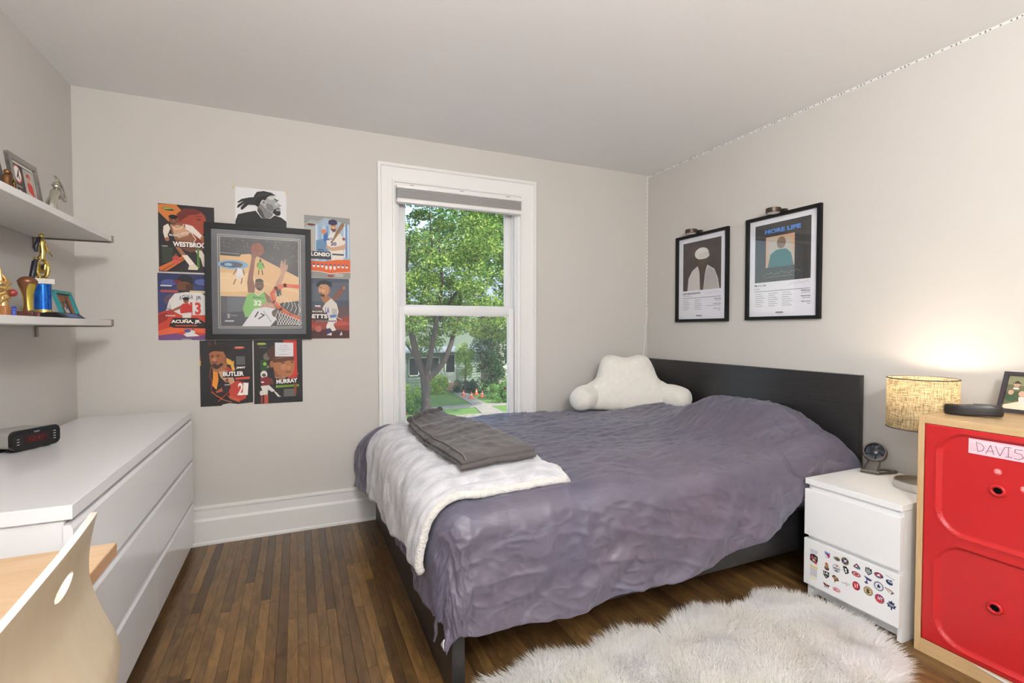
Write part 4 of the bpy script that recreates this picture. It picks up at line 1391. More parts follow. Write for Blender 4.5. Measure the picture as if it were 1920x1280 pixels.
# ================================================================== RED CABINET
cb = thing('red_cabinet', 'tall pine cabinet with two moulded bright red plastic fronts', 'cabinet', (2.4, .85, 0))
BX, BY0, BY1, BZ, BXB = 2.174, .60, 1.082, .906, 2.60
m = MB(); m.box(BX, BXB, BY1 - .02, BY1, 0, BZ, .0015, 1); obj('side_panel', m, M_pine, cb)
m = MB(); m.box(BX, BXB, BY0, BY0 + .02, 0, BZ, .0015, 1); obj('side_panel', m, M_pine, cb)
m = MB(); m.box(BX + .002, BXB, BY0 + .02, BY1 - .02, BZ - .028, BZ - .001, .001, 1); obj('top_panel', m, M_pineh, cb)
m = MB(); m.box(BX + .002, BXB, BY0 + .02, BY1 - .02, .0, .054, .001, 1); obj('bottom_rail', m, M_pineh, cb)
m = MB(); m.box(BXB - .006, BXB, BY0 + .02, BY1 - .02, .05, BZ - .02); obj('back_panel', m, M_pineh, cb)
FY0, FY1, FZ0, FZ1 = BY0 + .021, BY1 - .0215, .055, .8765
HY = .850
def rr_sdf(y, z, cy, cz, hy, hz, r):
    qy, qz = abs(y - cy) - hy + r, abs(z - cz) - hz + r
    return math.hypot(max(qy, 0), max(qz, 0)) + min(max(qy, qz), 0) - r
HOLES = ((.682, .672), (.277, .262))
def moulded_front():
    k = MB()
    nu, nv = 70, 136
    pcy = (FY0 + FY1) / 2
    gr = {}
    def hd(y, z):
        return min(math.hypot((y - HY) / .0155, (z - hz) / .0135) for hz, _ in HOLES)
    for i in range(nu + 1):
        for j in range(nv + 1):
            y = FY0 + (FY1 - FY0) * i / nu; z = FZ0 + (FZ1 - FZ0) * j / nv
            for hz, _ in HOLES:
                d2_ = math.hypot((y - HY) / .0155, (z - hz) / .0135)
                if .7 < d2_ < 1.4:
                    y = HY + (y - HY) / d2_; z = hz + (z - hz) / d2_
            s = min(rr_sdf(y, z, pcy, cz, (FY1 - FY0) / 2 - .045, .182, .085) for _, cz in HOLES)
            dep = .009 * smst(.004, -.004, s) - .0025 * math.exp(-((s - .007) / .005) ** 2)
            gr[i, j] = (k.bm.verts.new((BX + .003 + dep, y, z)), y, z)
    for i in range(nu):
        for j in range(nv):
            c4 = [gr[i, j], gr[i + 1, j], gr[i + 1, j + 1], gr[i, j + 1]]
            if hd(sum(c[1] for c in c4) / 4, sum(c[2] for c in c4) / 4) < .95:
                continue
            k.bm.faces.new([c[0] for c in reversed(c4)])
    lo = [v for v in k.bm.verts if not v.link_faces]
    bmesh.ops.delete(k.bm, geom=lo, context='VERTS')
    o = obj('moulded_front', k, M_red, cb, 50, fix=False)
    so = o.modifiers.new('thickness', 'SOLIDIFY'); so.thickness = .004; so.offset = -1
    for hz, _ in HOLES:
        k = MB()
        k.tube([(BX + .009, HY + .0175 * math.cos(a * 2 * PI / 32), hz + .0155 * math.sin(a * 2 * PI / 32)) for a in range(32)], .0055, 10, closed=True)
        obj('finger_ring', k, M_red, o, 60)
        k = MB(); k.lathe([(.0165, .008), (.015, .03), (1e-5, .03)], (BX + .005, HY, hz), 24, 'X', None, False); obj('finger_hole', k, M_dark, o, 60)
    return o
fr1 = moulded_front()
# name tape
tpO, tpU, tpV = Vector((BX + .0015, .932, .847)), Vector((0, -.155, 0)), Vector((0, 0, -.053))
tape_shapes = [('r', '#e6c6d2', 0, 0, 1, 1), ('r', '#ecd2da', .02, .1, .98, .3), ('r', '#e2bfcd', .03, .6, .97, .8)]
pw = .0016
LET = {'D': [[(.14, .2), (.17, .82)], [(.14, .2), (.24, .3), (.28, .5), (.25, .7), (.17, .82)]],
       'A': [[(.31, .85), (.39, .25), (.45, .85)], [(.34, .65), (.44, .62)]],
       'V': [[(.47, .25), (.55, .85), (.63, .22)]],
       'I': [[(.64, .22), (.74, .2)], [(.69, .2), (.69, .82)], [(.64, .84), (.75, .8)]],
       'S': [[(.92, .24), (.80, .26), (.79, .46), (.9, .52), (.93, .72), (.86, .86), (.78, .84)]]}
for L_ in LET.values():
    for pl_ in L_:
        tape_shapes.append(('l', '#4a3a44', pw, pl_))
tapeobj = art('name_tape', fr1, tape_shapes, tpO + Vector((.0, 0, 0)), tpU, tpV)
tapeobj.location.x = .0088
def voted(y, z):
    o = art('round_sticker', fr1, [('e', '#d84a4a', .5, .5, .5, .5), ('p', '#f0e8e8', [(.15, .3), (.5, .2), (.85, .32), (.8, .36), (.5, .26), (.2, .36)]), ('t', '#f4efef', "I've", .5, .38, .45, .18, .02), ('t', '#f4efef', 'Voted!', .5, .6, .7, .2, .02)],
            (BX + .0105, y + .012, z + .012), (0, -.024, 0), (0, 0, -.024))
voted(.851, .747)
voted(.783, .706)
# paper corner under the cabinet front
m = MB(); m.prism([(.90, .0525), (.84, .0515), (.70, .047), (.72, .035), (.80, .04)], lambda a, b, d: (BX - .0005 - d, a, b), 0, .0012)
solo('paper_sheet', m, mat('white_paper', (232, 232, 234), .8), 'white paper sheet poking out under the red cabinet front', 'paper')

# spectacle case and photo on the cabinet
sc_ = thing('glasses_case', 'black slim glasses case lying on the pine cabinet top', 'glasses case', (2.35, 1.0, .906))
GC = Matrix.Translation((2.34, .988, .906)) @ Matrix.Rotation(math.radians(-70), 4, 'Z')
def case_fn(z0, z1, bulge):
    def fn(u, v):
        a = v * 2 * PI
        ca, sa = math.cos(a), math.sin(a)
        x = .083 * math.copysign(abs(ca) ** .55, ca); y = .032 * math.copysign(abs(sa) ** .7, sa)
        y *= 1 - .18 * (x / .083) ** 2
        t = u
        sc = [1, 1, .985, .93, .74, .4, .001][min(6, int(t * 6 + .5))]
        zz = [0, .45, .75, .93, .99, 1, 1][min(6, int(t * 6 + .5))]
        hz = z0 + (z1 - z0) * zz
        if bulge < 0:
            hz = z0 + (z1 - z0) * zz
        return GC @ Vector((x * sc, y * sc, hz + .004 * math.sin(x * 28) * zz))
    return fn
M_case = mat('black_leatherette', (30, 28, 27), .38, bump=(300, .2, .001))
m = MB(); m.grid(case_fn(.0205, .042, 1), 6, 48, wrap=True); obj('lid', m, M_case, sc_, 50)
m = MB(); m.grid(case_fn(.0195, .001, -1), 6, 48, wrap=True); obj('lower_shell', m, M_case, sc_, 50)
ph = thing('photo_frame', 'dark framed family photo standing on the pine cabinet', 'picture frame', (2.52, .9, .906))
O = Vector((2.575, .985, 1.064)); U = Vector((0, -.205, 0)); V = Vector((-.035, 0.012, -.156))
quad_frame(ph, O, U, V, .014, .014, mat('charcoal_frame', (58, 52, 58), .4))
n_ = U.cross(V).normalized() * -1
art('photo', ph, [('r', '#6c6a50', .06, .09, .94, .91), ('p', '#8a8a6a', [(.06, .09), (.94, .09), (.94, .3), (.5, .35), (.06, .3)]), ('p', '#4a5638', [(.06, .5), (.3, .45), (.5, .55), (.3, .7), (.06, .68)]), ('p', '#e6d8bc', [(.06, .82), (.3, .7), (.94, .62), (.94, .91), (.06, .91)]),
    ('e', '#c09880', .2, .3, .045, .07), ('p', '#463c36', [(.14, .28), (.2, .2), (.27, .28)]), ('e', '#caa58e', .14, .5, .04, .06), ('e', '#d0aa92', .3, .52, .05, .07), ('p', '#d8d4cc', [(.26, .6), (.36, .58), (.4, .78), (.28, .76)]), ('p', '#3f5a44', [(.1, .58), (.2, .58), (.22, .72), (.1, .72)]), ('r', '#e8e4de', .16, .38, .24, .42),
    ('e', '#b88c74', .5, .4, .05, .08), ('p', '#7a4a44', [(.44, .5), (.58, .5), (.6, .75), (.42, .72)])], O + n_ * .003, U, V)
k = MB(); k.box(2.586, 2.592, .87, .9, .907, 1.03); obj('easel_back', k, M_black, ph)

# ================================================================== SHEEPSKIN RUG
rug_outline = [(.50, 1.46), (.60, 1.545), (.70, 1.53), (.80, 1.575), (.90, 1.56), (1.00, 1.515), (1.10, 1.56), (1.20, 1.575), (1.32, 1.50), (1.45, 1.565), (1.58, 1.575), (1.68, 1.53), (1.78, 1.50), (1.88, 1.555), (1.98, 1.54), (2.06, 1.46), (2.10, 1.36), (2.11, 1.24), (2.06, 1.12), (1.99, 1.03), (1.88, .98), (1.75, .955), (1.6, .99), (1.45, .93), (1.3, .97), (1.15, .93), (1.0, .96), (.85, .93), (.7, .98), (.55, 1.08), (.47, 1.25)]
def in_poly(x, y, P):
    c = False
    j = len(P) - 1
    for i in range(len(P)):
        if (P[i][1] > y) != (P[j][1] > y) and x < (P[j][0] - P[i][0]) * (y - P[i][1]) / (P[j][1] - P[i][1]) + P[i][0]:
            c = not c
        j = i
    return c
def edge_dist(x, y, P):
    best = 9
    for i in range(len(P)):
        ax, ay = P[i]; bx, by = P[(i + 1) % len(P)]
        dx, dy = bx - ax, by - ay
        t = max(0, min(1, ((x - ax) * dx + (y - ay) * dy) / (dx * dx + dy * dy)))
        best = min(best, math.hypot(x - ax - t * dx, y - ay - t * dy))
    return best
def leafy_wool():
    m = bpy.data.materials.new('cream_wool'); m.use_nodes = True
    nt = m.node_tree; L = nt.links.new
    for n in list(nt.nodes): nt.nodes.remove(n)
    out = nt.nodes.new('ShaderNodeOutputMaterial')
    tc = nt.nodes.new('ShaderNodeTexCoord')
    n1 = nt.nodes.new('ShaderNodeTexNoise'); n1.inputs['Scale'].default_value = 5; n1.inputs['Detail'].default_value = 4
    L(tc.outputs['Object'], n1.inputs['Vector'])
    r = nt.nodes.new('ShaderNodeValToRGB')
    r.color_ramp.elements[0].position = .36; r.color_ramp.elements[0].color = lin((253, 251, 247))
    r.color_ramp.elements[1].position = .6; r.color_ramp.elements[1].color = lin((255, 254, 253))
    L(n1.outputs['Fac'], r.inputs[0])
    d = nt.nodes.new('ShaderNodeBsdfDiffuse'); t = nt.nodes.new('ShaderNodeBsdfTranslucent')
    L(r.outputs[0], d.inputs[0]); L(r.outputs[0], t.inputs[0])
    ms = nt.nodes.new('ShaderNodeMixShader'); ms.inputs[0].default_value = .58
    L(d.outputs[0], ms.inputs[1]); L(t.outputs[0], ms.inputs[2]); L(ms.outputs[0], out.inputs[0])
    return m
rg = thing('sheepskin_rug', 'long shaggy white sheepskin rug on the floor beside the bed', 'rug', (1.3, 1.25, 0))
m = MB(); m.prism(rug_outline, lambda a, b, d: (a, b, d), .0, .012)
M_fur = leafy_wool()
obj('pelt', m, M_fur, rg, 0)
V_, F_ = [], []
fr_ = random.Random(3)
cnt = 0
cxr, cyr = 1.3, 1.25
while cnt < 68000:
    x = fr_.uniform(.46, 2.12); y = fr_.uniform(.92, 1.59)
    if not in_poly(x, y, rug_outline):
        continue
    # nearer strands matter more than those below the picture edge
    if y < 1.05 and x < 1.6 and fr_.random() < .75:
        continue
    cnt += 1
    ed = edge_dist(x, y, rug_outline) if cnt % 1 == 0 else 1
    # outward lean near the rim, clumpy lean inside
    n1 = noise.noise((x * 9, y * 9, 1.0)); n2 = noise.noise((x * 9, y * 9, 8.0))
    lx, ly = n1 * .95 + fr_.gauss(0, .32), n2 * .95 + fr_.gauss(0, .32)
    if ed < .07:
        ox, oy = x - cxr, (y - cyr) * 2.2
        h = math.hypot(ox, oy) + 1e-6
        wgt = 1.5 * (1 - ed / .07)
        lx += ox / h * wgt; ly += oy / h * wgt
    L = fr_.uniform(.045, .075)
    q = math.sqrt(1 + lx * lx + ly * ly)
    dx, dy, dz = lx / q, ly / q, 1 / q
    w = fr_.uniform(.0013, .0025)
    a = fr_.uniform(0, 2 * PI)
    wx, wy = w * math.cos(a), w * math.sin(a)
    i0 = len(V_)
    z0 = .008
    x1, y1, z1 = x + dx * L * .5, y + dy * L * .5, z0 + dz * L * .55
    x2, y2, z2 = x + dx * L * 1.15, y + dy * L * 1.15, z0 + dz * L * .85
    V_ += [(x - wx, y - wy, z0), (x + wx, y + wy, z0), (x1 - wx, y1 - wy, z1), (x1 + wx, y1 + wy, z1), (x2, y2, z2)]
    F_ += [(i0, i0 + 1, i0 + 3, i0 + 2), (i0 + 2, i0 + 3, i0 + 4)]
me = bpy.data.meshes.new('wool_fibres'); me.from_pydata(V_, [], F_); me.materials.append(M_fur)
me.shade_smooth()
o = bpy.data.objects.new('wool_fibres', me); C.objects.link(o); attach(o, rg); o['kind'] = 'stuff'

# ================================================================== POSTERS ON THE WINDOW WALL
def paper(parent, outline, O, U, V, th, mm):
    k = MB()
    O, U, V = Vector(O), Vector(U), Vector(V)
    N = U.cross(V).normalized() * -1
    k.prism(outline, lambda a, b, d: O + U * a + V * b + N * d, 0, th)
    return obj('paper', k, mm, parent, 0)
def rnd_rect(r=.03, asp=1.43):
    P = []
    for cx, cy, a0 in ((1 - r, 1 - r / asp, 0), (r, 1 - r / asp, 90), (r, r / asp, 180), (1 - r, r / asp, 270)):
        for i in range(4):
            a = math.radians(a0 + 30 * i)
            P.append((cx + r * math.cos(a), cy + r / asp * math.sin(a)))
    return P
M_paper = mat('poster_paper', (44, 42, 44), .5)
M_paperw = mat('white_poster_paper', (222, 222, 224), .6)
def poster(label, x0, x1, z1, z0, shapes, outline=None, mm=None, tilt=0.0, y=YB):
    p = thing('poster', label, 'poster', ((x0 + x1) / 2, y, z0), 'sports posters on the window wall')
    O = Vector((x0, y - .001, z1)); U = Vector((x1 - x0, 0, tilt)); V = Vector((0, 0, z0 - z1))
    paper(p, outline or [(0, 0), (1, 0), (1, 1), (0, 1)], O, U, V, .0006, mm or M_paper)
    art('print', p, shapes, O - Vector((0, .0007, 0)), U, V)
    return p
def lines(c, x0, x1, y0, n, dy, h=.006, jag=.1):
    r = random.Random(int(x0 * 1000 + y0 * 77))
    return [('r', c, x0, y0 + i * dy, x1 - jag * r.random() * (x1 - x0), y0 + i * dy + h) for i in range(n)]
def shadow_text(c, bg, t, cx, cy, w, h, bold=.04, rot=0):
    return [('t', bg, t, cx + .008, cy + .006, w * 1.03, h * 1.12, bold + .03, rot), ('t', c, t, cx, cy, w, h, bold, rot)]

# basketball dribbler, black and orange
sk1, sk2 = '#7a4a34', '#a06a4c'
west = [('r', '#2a2628', .0, .0, 1, 1), ('p', '#c8763a', [(.02, .01), (.32, .0), (.44, .09), (.18, .26), (.0, .12), (0, .02)]), ('l', '#241f20', .003, [(.33, .01), (.44, .1)]),
    ('e', '#6e8a4a', .16, .07, .1, .02), ('e', '#2c3a2a', .2, .085, .08, .012), ('t', '#b8b85a', 'KIDS', .16, .07, .1, .02, .02),
    ('e', '#8c3a2c', .58, .19, .27, .14), ('p', '#9c4230', [(.42, .1), (.66, .06), (.8, .12), (.84, .2), (.88, .27), (.83, .3), (.85, .36), (.78, .42), (.82, .6), (.5, .55), (.4, .3)]),
    ('p', '#6a2a22', [(.32, .14), (.45, .05), (.64, .04), (.78, .08), (.7, .12), (.55, .14), (.42, .22), (.36, .24)]), ('e', '#5c241e', .72, .2, .04, .012), ('l', '#6a2a22', .004, [(.66, .16), (.78, .15)]), ('p', '#7c3026', [(.72, .44), (.82, .42), (.82, .6), (.6, .56)]),
    ('p', '#e0d4c8', [(.09, .33), (.17, .29), (.21, .36), (.16, .46), (.18, .5), (.11, .51), (.08, .42)]), ('e', sk2, .15, .52, .04, .03),
    ('p', '#8c5c44', [(.2, .3), (.34, .26), (.5, .29), (.6, .42), (.66, .55), (.45, .6), (.3, .54), (.24, .44)]), ('p', '#c89a78', [(.24, .33), (.33, .3), (.46, .32), (.54, .44), (.35, .5), (.27, .44)]),
    ('l', '#efe6da', .0025, [(.22, .31), (.3, .37), (.4, .35), (.45, .28)]), ('t', '#efe6da', 'HOUSTON', .42, .43, .28, .035, .01, -.35), ('l', '#efe6da', .003, [(.56, .38), (.66, .5), (.62, .54)]),
    ('e', sk1, .26, .225, .075, .065), ('e', '#1c1716', .26, .185, .08, .032), ('e', '#8f5a42', .27, .245, .03, .03), ('p', '#5c3626', [(.2, .25), (.24, .29), (.29, .295), (.33, .25), (.3, .275), (.24, .275)]), ('e', '#42261c', .24, .225, .016, .008), ('e', '#42261c', .3, .225, .016, .008), ('l', '#3c201a', .002, [(.23, .26), (.29, .26)]),
    ('p', '#e2d6cc', [(.47, .28), (.6, .3), (.78, .44), (.75, .5), (.62, .42), (.48, .36)]), ('e', sk2, .8, .48, .06, .04), ('e', '#9a6040', .86, .53, .1, .065), ('l', '#5a3424', .002, [(.77, .53), (.95, .53)]),
    ('p', '#6a4434', [(.3, .53), (.66, .54), (.82, .64), (.56, .7), (.33, .63)]), ('p', sk2, [(.28, .62), (.38, .64), (.5, .76), (.44, .8)]), ('p', '#e6dccf', [(.4, .75), (.5, .74), (.63, .87), (.56, .92)]), ('p', '#d8ccb8', [(.53, .9), (.63, .87), (.7, .93), (.68, .96), (.51, .96)]),
    ('p', '#d8ccc0', [(.64, .67), (.76, .66), (.86, .8), (.84, .92), (.78, .9), (.74, .78)]),
    ('t', '#1a1718', 'RUSSELL', .3, .455, .24, .035, .08), ('t', '#efe9e0', 'RUSSELL', .3, .455, .22, .028, .03), *shadow_text('#f2eee8', '#1a1718', 'WESTBROOK', .59, .585, .68, .075),
    ('r', '#6ea83c', .68, .64, .715, .93), ('r', '#2c4a20', .69, .65, .705, .92), *lines('#56624e', .06, .26, .645, 13, .018), ('r', '#d8d4cc', .06, .62, .16, .63),
    ('p', '#c86a34', [(.02, .99), (.0, .94), (.42, .76), (.46, .81), (.14, .99)]), ('l', '#241f20', .003, [(.06, .985), (.44, .79)]), ('e', '#b8443c', .3, .8, .06, .045), ('e', sk1, .3, .745, .025, .02), ('p', '#c8544a', [(.24, .82), (.36, .82), (.34, .88), (.26, .88)])]
poster('orange and black basketball poster, top left of the poster cluster', -.687, -.421, 1.925, 1.552, west, rnd_rect(), tilt=.0)

acuna = [('r', '#323a66', 0, 0, 1, 1), ('p', '#2a3158', [(0, .0), (1, 0), (1, .2), (.5, .16), (0, .26)]), ('e', '#48528a', .2, .14, .14, .05), ('e', '#4c5890', .8, .12, .14, .05), ('e', '#5a4a5c', .3, .4, .2, .1),
    ('p', '#c0432f', [(0, .6), (.25, .52), (.6, .56), (1, .5), (1, 1), (0, 1)]), ('p', '#d8603c', [(0, .86), (.5, .74), (1, .82), (1, .92), (.5, .86), (0, .95)]), ('p', '#6c4a7a', [(0, .93), (.3, .9), (.6, .95), (1, .9), (1, 1), (0, 1)]), ('p', '#8c2a26', [(0, .62), (.2, .56), (.16, .7), (0, .76)]),
    ('e', '#20212a', .49, .105, .145, .09), ('p', '#7a2a30', [(.27, .12), (.4, .09), (.42, .13), (.3, .145)]), ('e', '#6a442e', .47, .19, .14, .075), ('p', '#4a3022', [(.5, .16), (.64, .15), (.62, .25), (.5, .24)]),
    ('r', '#d4cccc', .05, .175, .25, .195), ('r', '#a84a44', .05, .25, .36, .285), ('r', '#2a2226', .36, .25, .57, .285), ('r', '#cdb98c', .57, .25, 1, .29),
    ('p', '#d9d5d2', [(.14, .56), (.2, .4), (.3, .3), (.5, .275), (.78, .28), (.93, .38), (1, .58), (.88, .62), (.4, .62), (.24, .55)]), ('p', '#bfb9b6', [(.14, .56), (.24, .55), (.22, .44)]), ('l', '#2a3158', .003, [(.14, .52), (.24, .545)]),
    *[('t', '#2c3150', c, .40 + i * .052, .365 - .02 * math.sin(i * .5), .042, .07, .01) for i, c in enumerate('ACUÑA')], ('t', '#2c3150', 'JR', .73, .365, .1, .07, .01),
    ('t', '#c23a30', '13', .67, .52, .2, .19, .04), ('p', '#b5322c', [(.38, .5), (.44, .45), (.54, .44), (.6, .5), (.58, .58), (.4, .6)]), ('e', '#8a5a40', .5, .4, .05, .045), ('e', '#20212a', .5, .375, .06, .025), ('p', '#8a5a40', [(.4, .48), (.3, .52), (.22, .56), (.24, .58), (.36, .54), (.42, .52)]), ('p', '#d8d0cc', [(.42, .6), (.6, .58), (.58, .68), (.44, .68)]),
    ('e', '#a83a32', .22, .585, .07, .04), ('t', '#e8e0d8', 'RONALD', .22, .632, .17, .022, .03), ('p', '#2a2124', [(.19, .79), (.26, .665), (.7, .665), (.86, .745), (.96, .81), (.9, .825), (.28, .815)]), *shadow_text('#f2ece2', '#2a2124', 'ACUÑA, JR.', .5, .72, .54, .075), ('r', '#c0542e', .3, .775, .7, .79),
    ('e', '#d8d4d4', .57, .88, .09, .03), ('e', '#3a4a8a', .52, .86, .06, .025), ('p', '#e0dcd8', [(.44, .91), (.6, .88), (.74, .94), (.5, .95)]), ('e', '#7a5040', .62, .83, .025, .02), ('e', '#9ab08a', .5, .99, .1, .008)]
poster('red and navy baseball poster, lower left of the black picture frame', -.695, -.432, 1.543, 1.172, acuna)

ski = '#b8b8ba'
draw = [('r', '#dcdcde', 0, 0, 1, 1),
    ('p', '#232326', [(.0, .55), (.05, .44), (.2, .4), (.39, .36), (.5, .47), (.68, .47), (.76, .41), (.9, .44), (1.0, .5), (1, 1), (0, 1)]),
    ('p', '#7c7c7e', [(.42, .34), (.44, .22), (.62, .28), (.74, .4), (.68, .46), (.56, .48), (.47, .43)]), ('p', '#4a4a4c', [(.42, .36), (.46, .3), (.52, .36), (.58, .48), (.5, .46)]),
    ('p', '#a0a0a2', [(.48, .16), (.6, .07), (.74, .09), (.82, .16), (.83, .2), (.91, .245), (.86, .265), (.885, .3), (.87, .37), (.8, .4), (.66, .36), (.54, .28)]), ('p', '#7a7a7c', [(.6, .22), (.72, .24), (.76, .33), (.68, .36), (.6, .31)]), ('e', '#c4c4c6', .7, .13, .07, .03), ('e', '#c0c0c2', .8, .22, .03, .03),
    ('p', '#1d1d20', [(.36, .12), (.42, .05), (.55, .025), (.7, .04), (.8, .085), (.7, .085), (.62, .12), (.58, .18), (.5, .2), (.44, .3), (.38, .27)]),
    ('p', '#262629', [(.42, .13), (.26, .155), (.12, .19), (.03, .25), (.07, .255), (.16, .215), (.05, .29), (.03, .335), (.06, .335), (.18, .25), (.1, .33), (.11, .365), (.14, .36), (.25, .275), (.4, .27)]), *[('l', '#5a5a5e', .0015, [(.4 + .05 * i, .14 - .012 * i), (.5 + .05 * i, .05)]) for i in range(5)],
    ('e', '#b2b2b4', .545, .215, .05, .045), ('e', '#77777a', .55, .215, .025, .025), ('l', '#1d1d20', .005, [(.76, .145), (.84, .16)]), ('e', '#1d1d20', .8, .175, .02, .008), ('p', '#1d1d20', [(.72, .37), (.76, .31), (.84, .285), (.86, .3), (.8, .31), (.79, .335), (.88, .335), (.885, .38), (.86, .41), (.8, .415)]), ('e', '#3a3a3c', .86, .3, .02, .006)]
pd_ = poster('black and white drawing of a braided player above the black frame', -.315, -.046, 2.058, 1.70, draw, mm=M_paperw)
for (px_, pz_) in ((-.322, 2.056), (-.046, 2.050)):
    k = MB(); k.lathe([(1e-5, -.012), (.005, -.011), (.0035, -.006), (.006, -.001), (.006, .0)], (px_, YB - .0018, pz_), 12, 'Y')
    solo('push_pin', k, mat('brass_pin', (206, 180, 110), .35, metal=.6), 'brass push pin at the %s of the player drawing' % ('upper left corner' if px_ < -.2 else 'upper right corner'), 'pin', 'push pins holding the drawing')

alonso = [('r', '#9db2c4', 0, 0, 1, 1), ('p', '#8c8e8c', [(0, 0), (1, .0), (1, .13), (.8, .1), (.6, .05), (.45, .04), (.3, .12), (.15, .1), (0, .2)]), ('l', '#d6d6d2', .002, [(0, .16), (.16, .08), (.3, .1), (.45, .03), (.6, .04), (.8, .09), (1, .12)]),
    ('e', '#a8622e', .15, .15, .1, .022), ('e', '#5a3420', .15, .15, .08, .014), *[('r', c, .24 + .08 * i, .15, .28 + .08 * i, .72) for i, c in enumerate(('#c4d2dc', '#88a8c8', '#b8cad8', '#6a94c0', '#c8d4dc'))], ('p', '#b8b0a4', [(.0, .2), (.22, .2), (.22, .66), (0, .7)]), ('p', '#6688a8', [(.25, .4), (.5, .35), (.5, .62), (.25, .62)]),
    *[('r', c, .86 + .045 * i, .1, .885 + .045 * i, .66) for i, c in enumerate(('#dde2e6', '#4a78b0', '#c2d0da'))],
    ('e', '#3a68a8', .46, .34, .05, .09), ('e', '#c87a50', .42, .25, .055, .04), ('p', '#3c3c40', [(.0, .58), (.56, .57), (.58, .7), (0, .7)]),
    ('p', '#ddd5ca', [(.47, .4), (.54, .28), (.68, .24), (.8, .28), (.9, .4), (.88, .46), (.82, .44), (.86, .62), (.84, .72), (.6, .72), (.6, .62), (.5, .5)]), *[('l', '#b8b4b0', .0008, [(.58 + .04 * i, .64), (.58 + .04 * i, .72)]) for i in range(7)], ('p', '#c29a7e', [(.47, .47), (.6, .5), (.86, .45), (.9, .4), (.9, .52), (.6, .56), (.47, .52)]), ('r', '#2c3040', .6, .6, .86, .625),
    ('e', '#c49a7c', .63, .16, .075, .07), ('p', '#6a4430', [(.57, .19), (.69, .19), (.68, .23), (.63, .245), (.58, .22)]), ('e', '#2a1c18', .605, .155, .012, .007), ('e', '#2a1c18', .655, .155, .012, .007), ('e', '#d6ac8e', .63, .175, .018, .02), ('e', '#33294a', .62, .09, .1, .05), ('p', '#33294a', [(.5, .12), (.6, .09), (.7, .12), (.6, .13)]), ('p', '#8a6a4c', [(.62, .36), (.56, .42), (.6, .42), (.72, .3), (.88, .13), (.86, .08), (.8, .1), (.68, .25)]),
    ('t', '#3a4a8a', 'Mets', .55, .36, .14, .05, .01, -.3), ('t', '#3a3a6a', '20', .63, .44, .13, .06, .04), ('e', '#8a4a3a', .86, .35, .035, .025), ('t', '#26262a', 'PETE', .35, .55, .12, .025, .04), *shadow_text('#f2eee8', '#26262a', 'ALONSO', .30, .622, .5, .065),
    ('p', '#d25f2e', [(0, .73), (.4, .74), (.7, .7), (1, .69), (1, .9), (.75, .92), (.55, .93), (.3, .9), (0, .9)]), ('l', '#efe8e0', .0025, [(0, .9), (.3, .9), (.55, .93), (.75, .91), (1, .895)]), *[('e', '#e4dcd6', .2 + .09 * i, .815 + .02 * (abs(i - 4) < 2), .03, .022 + .012 * (abs(i - 4) < 2)) for i in range(9)], *[('e', '#3a4a86', .2 + .09 * i, .79, .022, .014) for i in range(9)],
    ('p', '#8e8c86', [(0, .905), (.3, .905), (.55, .94), (.75, .92), (1, .905), (1, 1), (0, 1)]), ('r', '#8c3430', .5, .95, .62, .985), *[('r', '#c8c4bc', .66, .93 + .02 * i, .84, .94 + .02 * i) for i in range(3)]]
poster('blue and orange poster of a baseball batter, top right of the cluster', .052, .318, 1.931, 1.553, alonso)

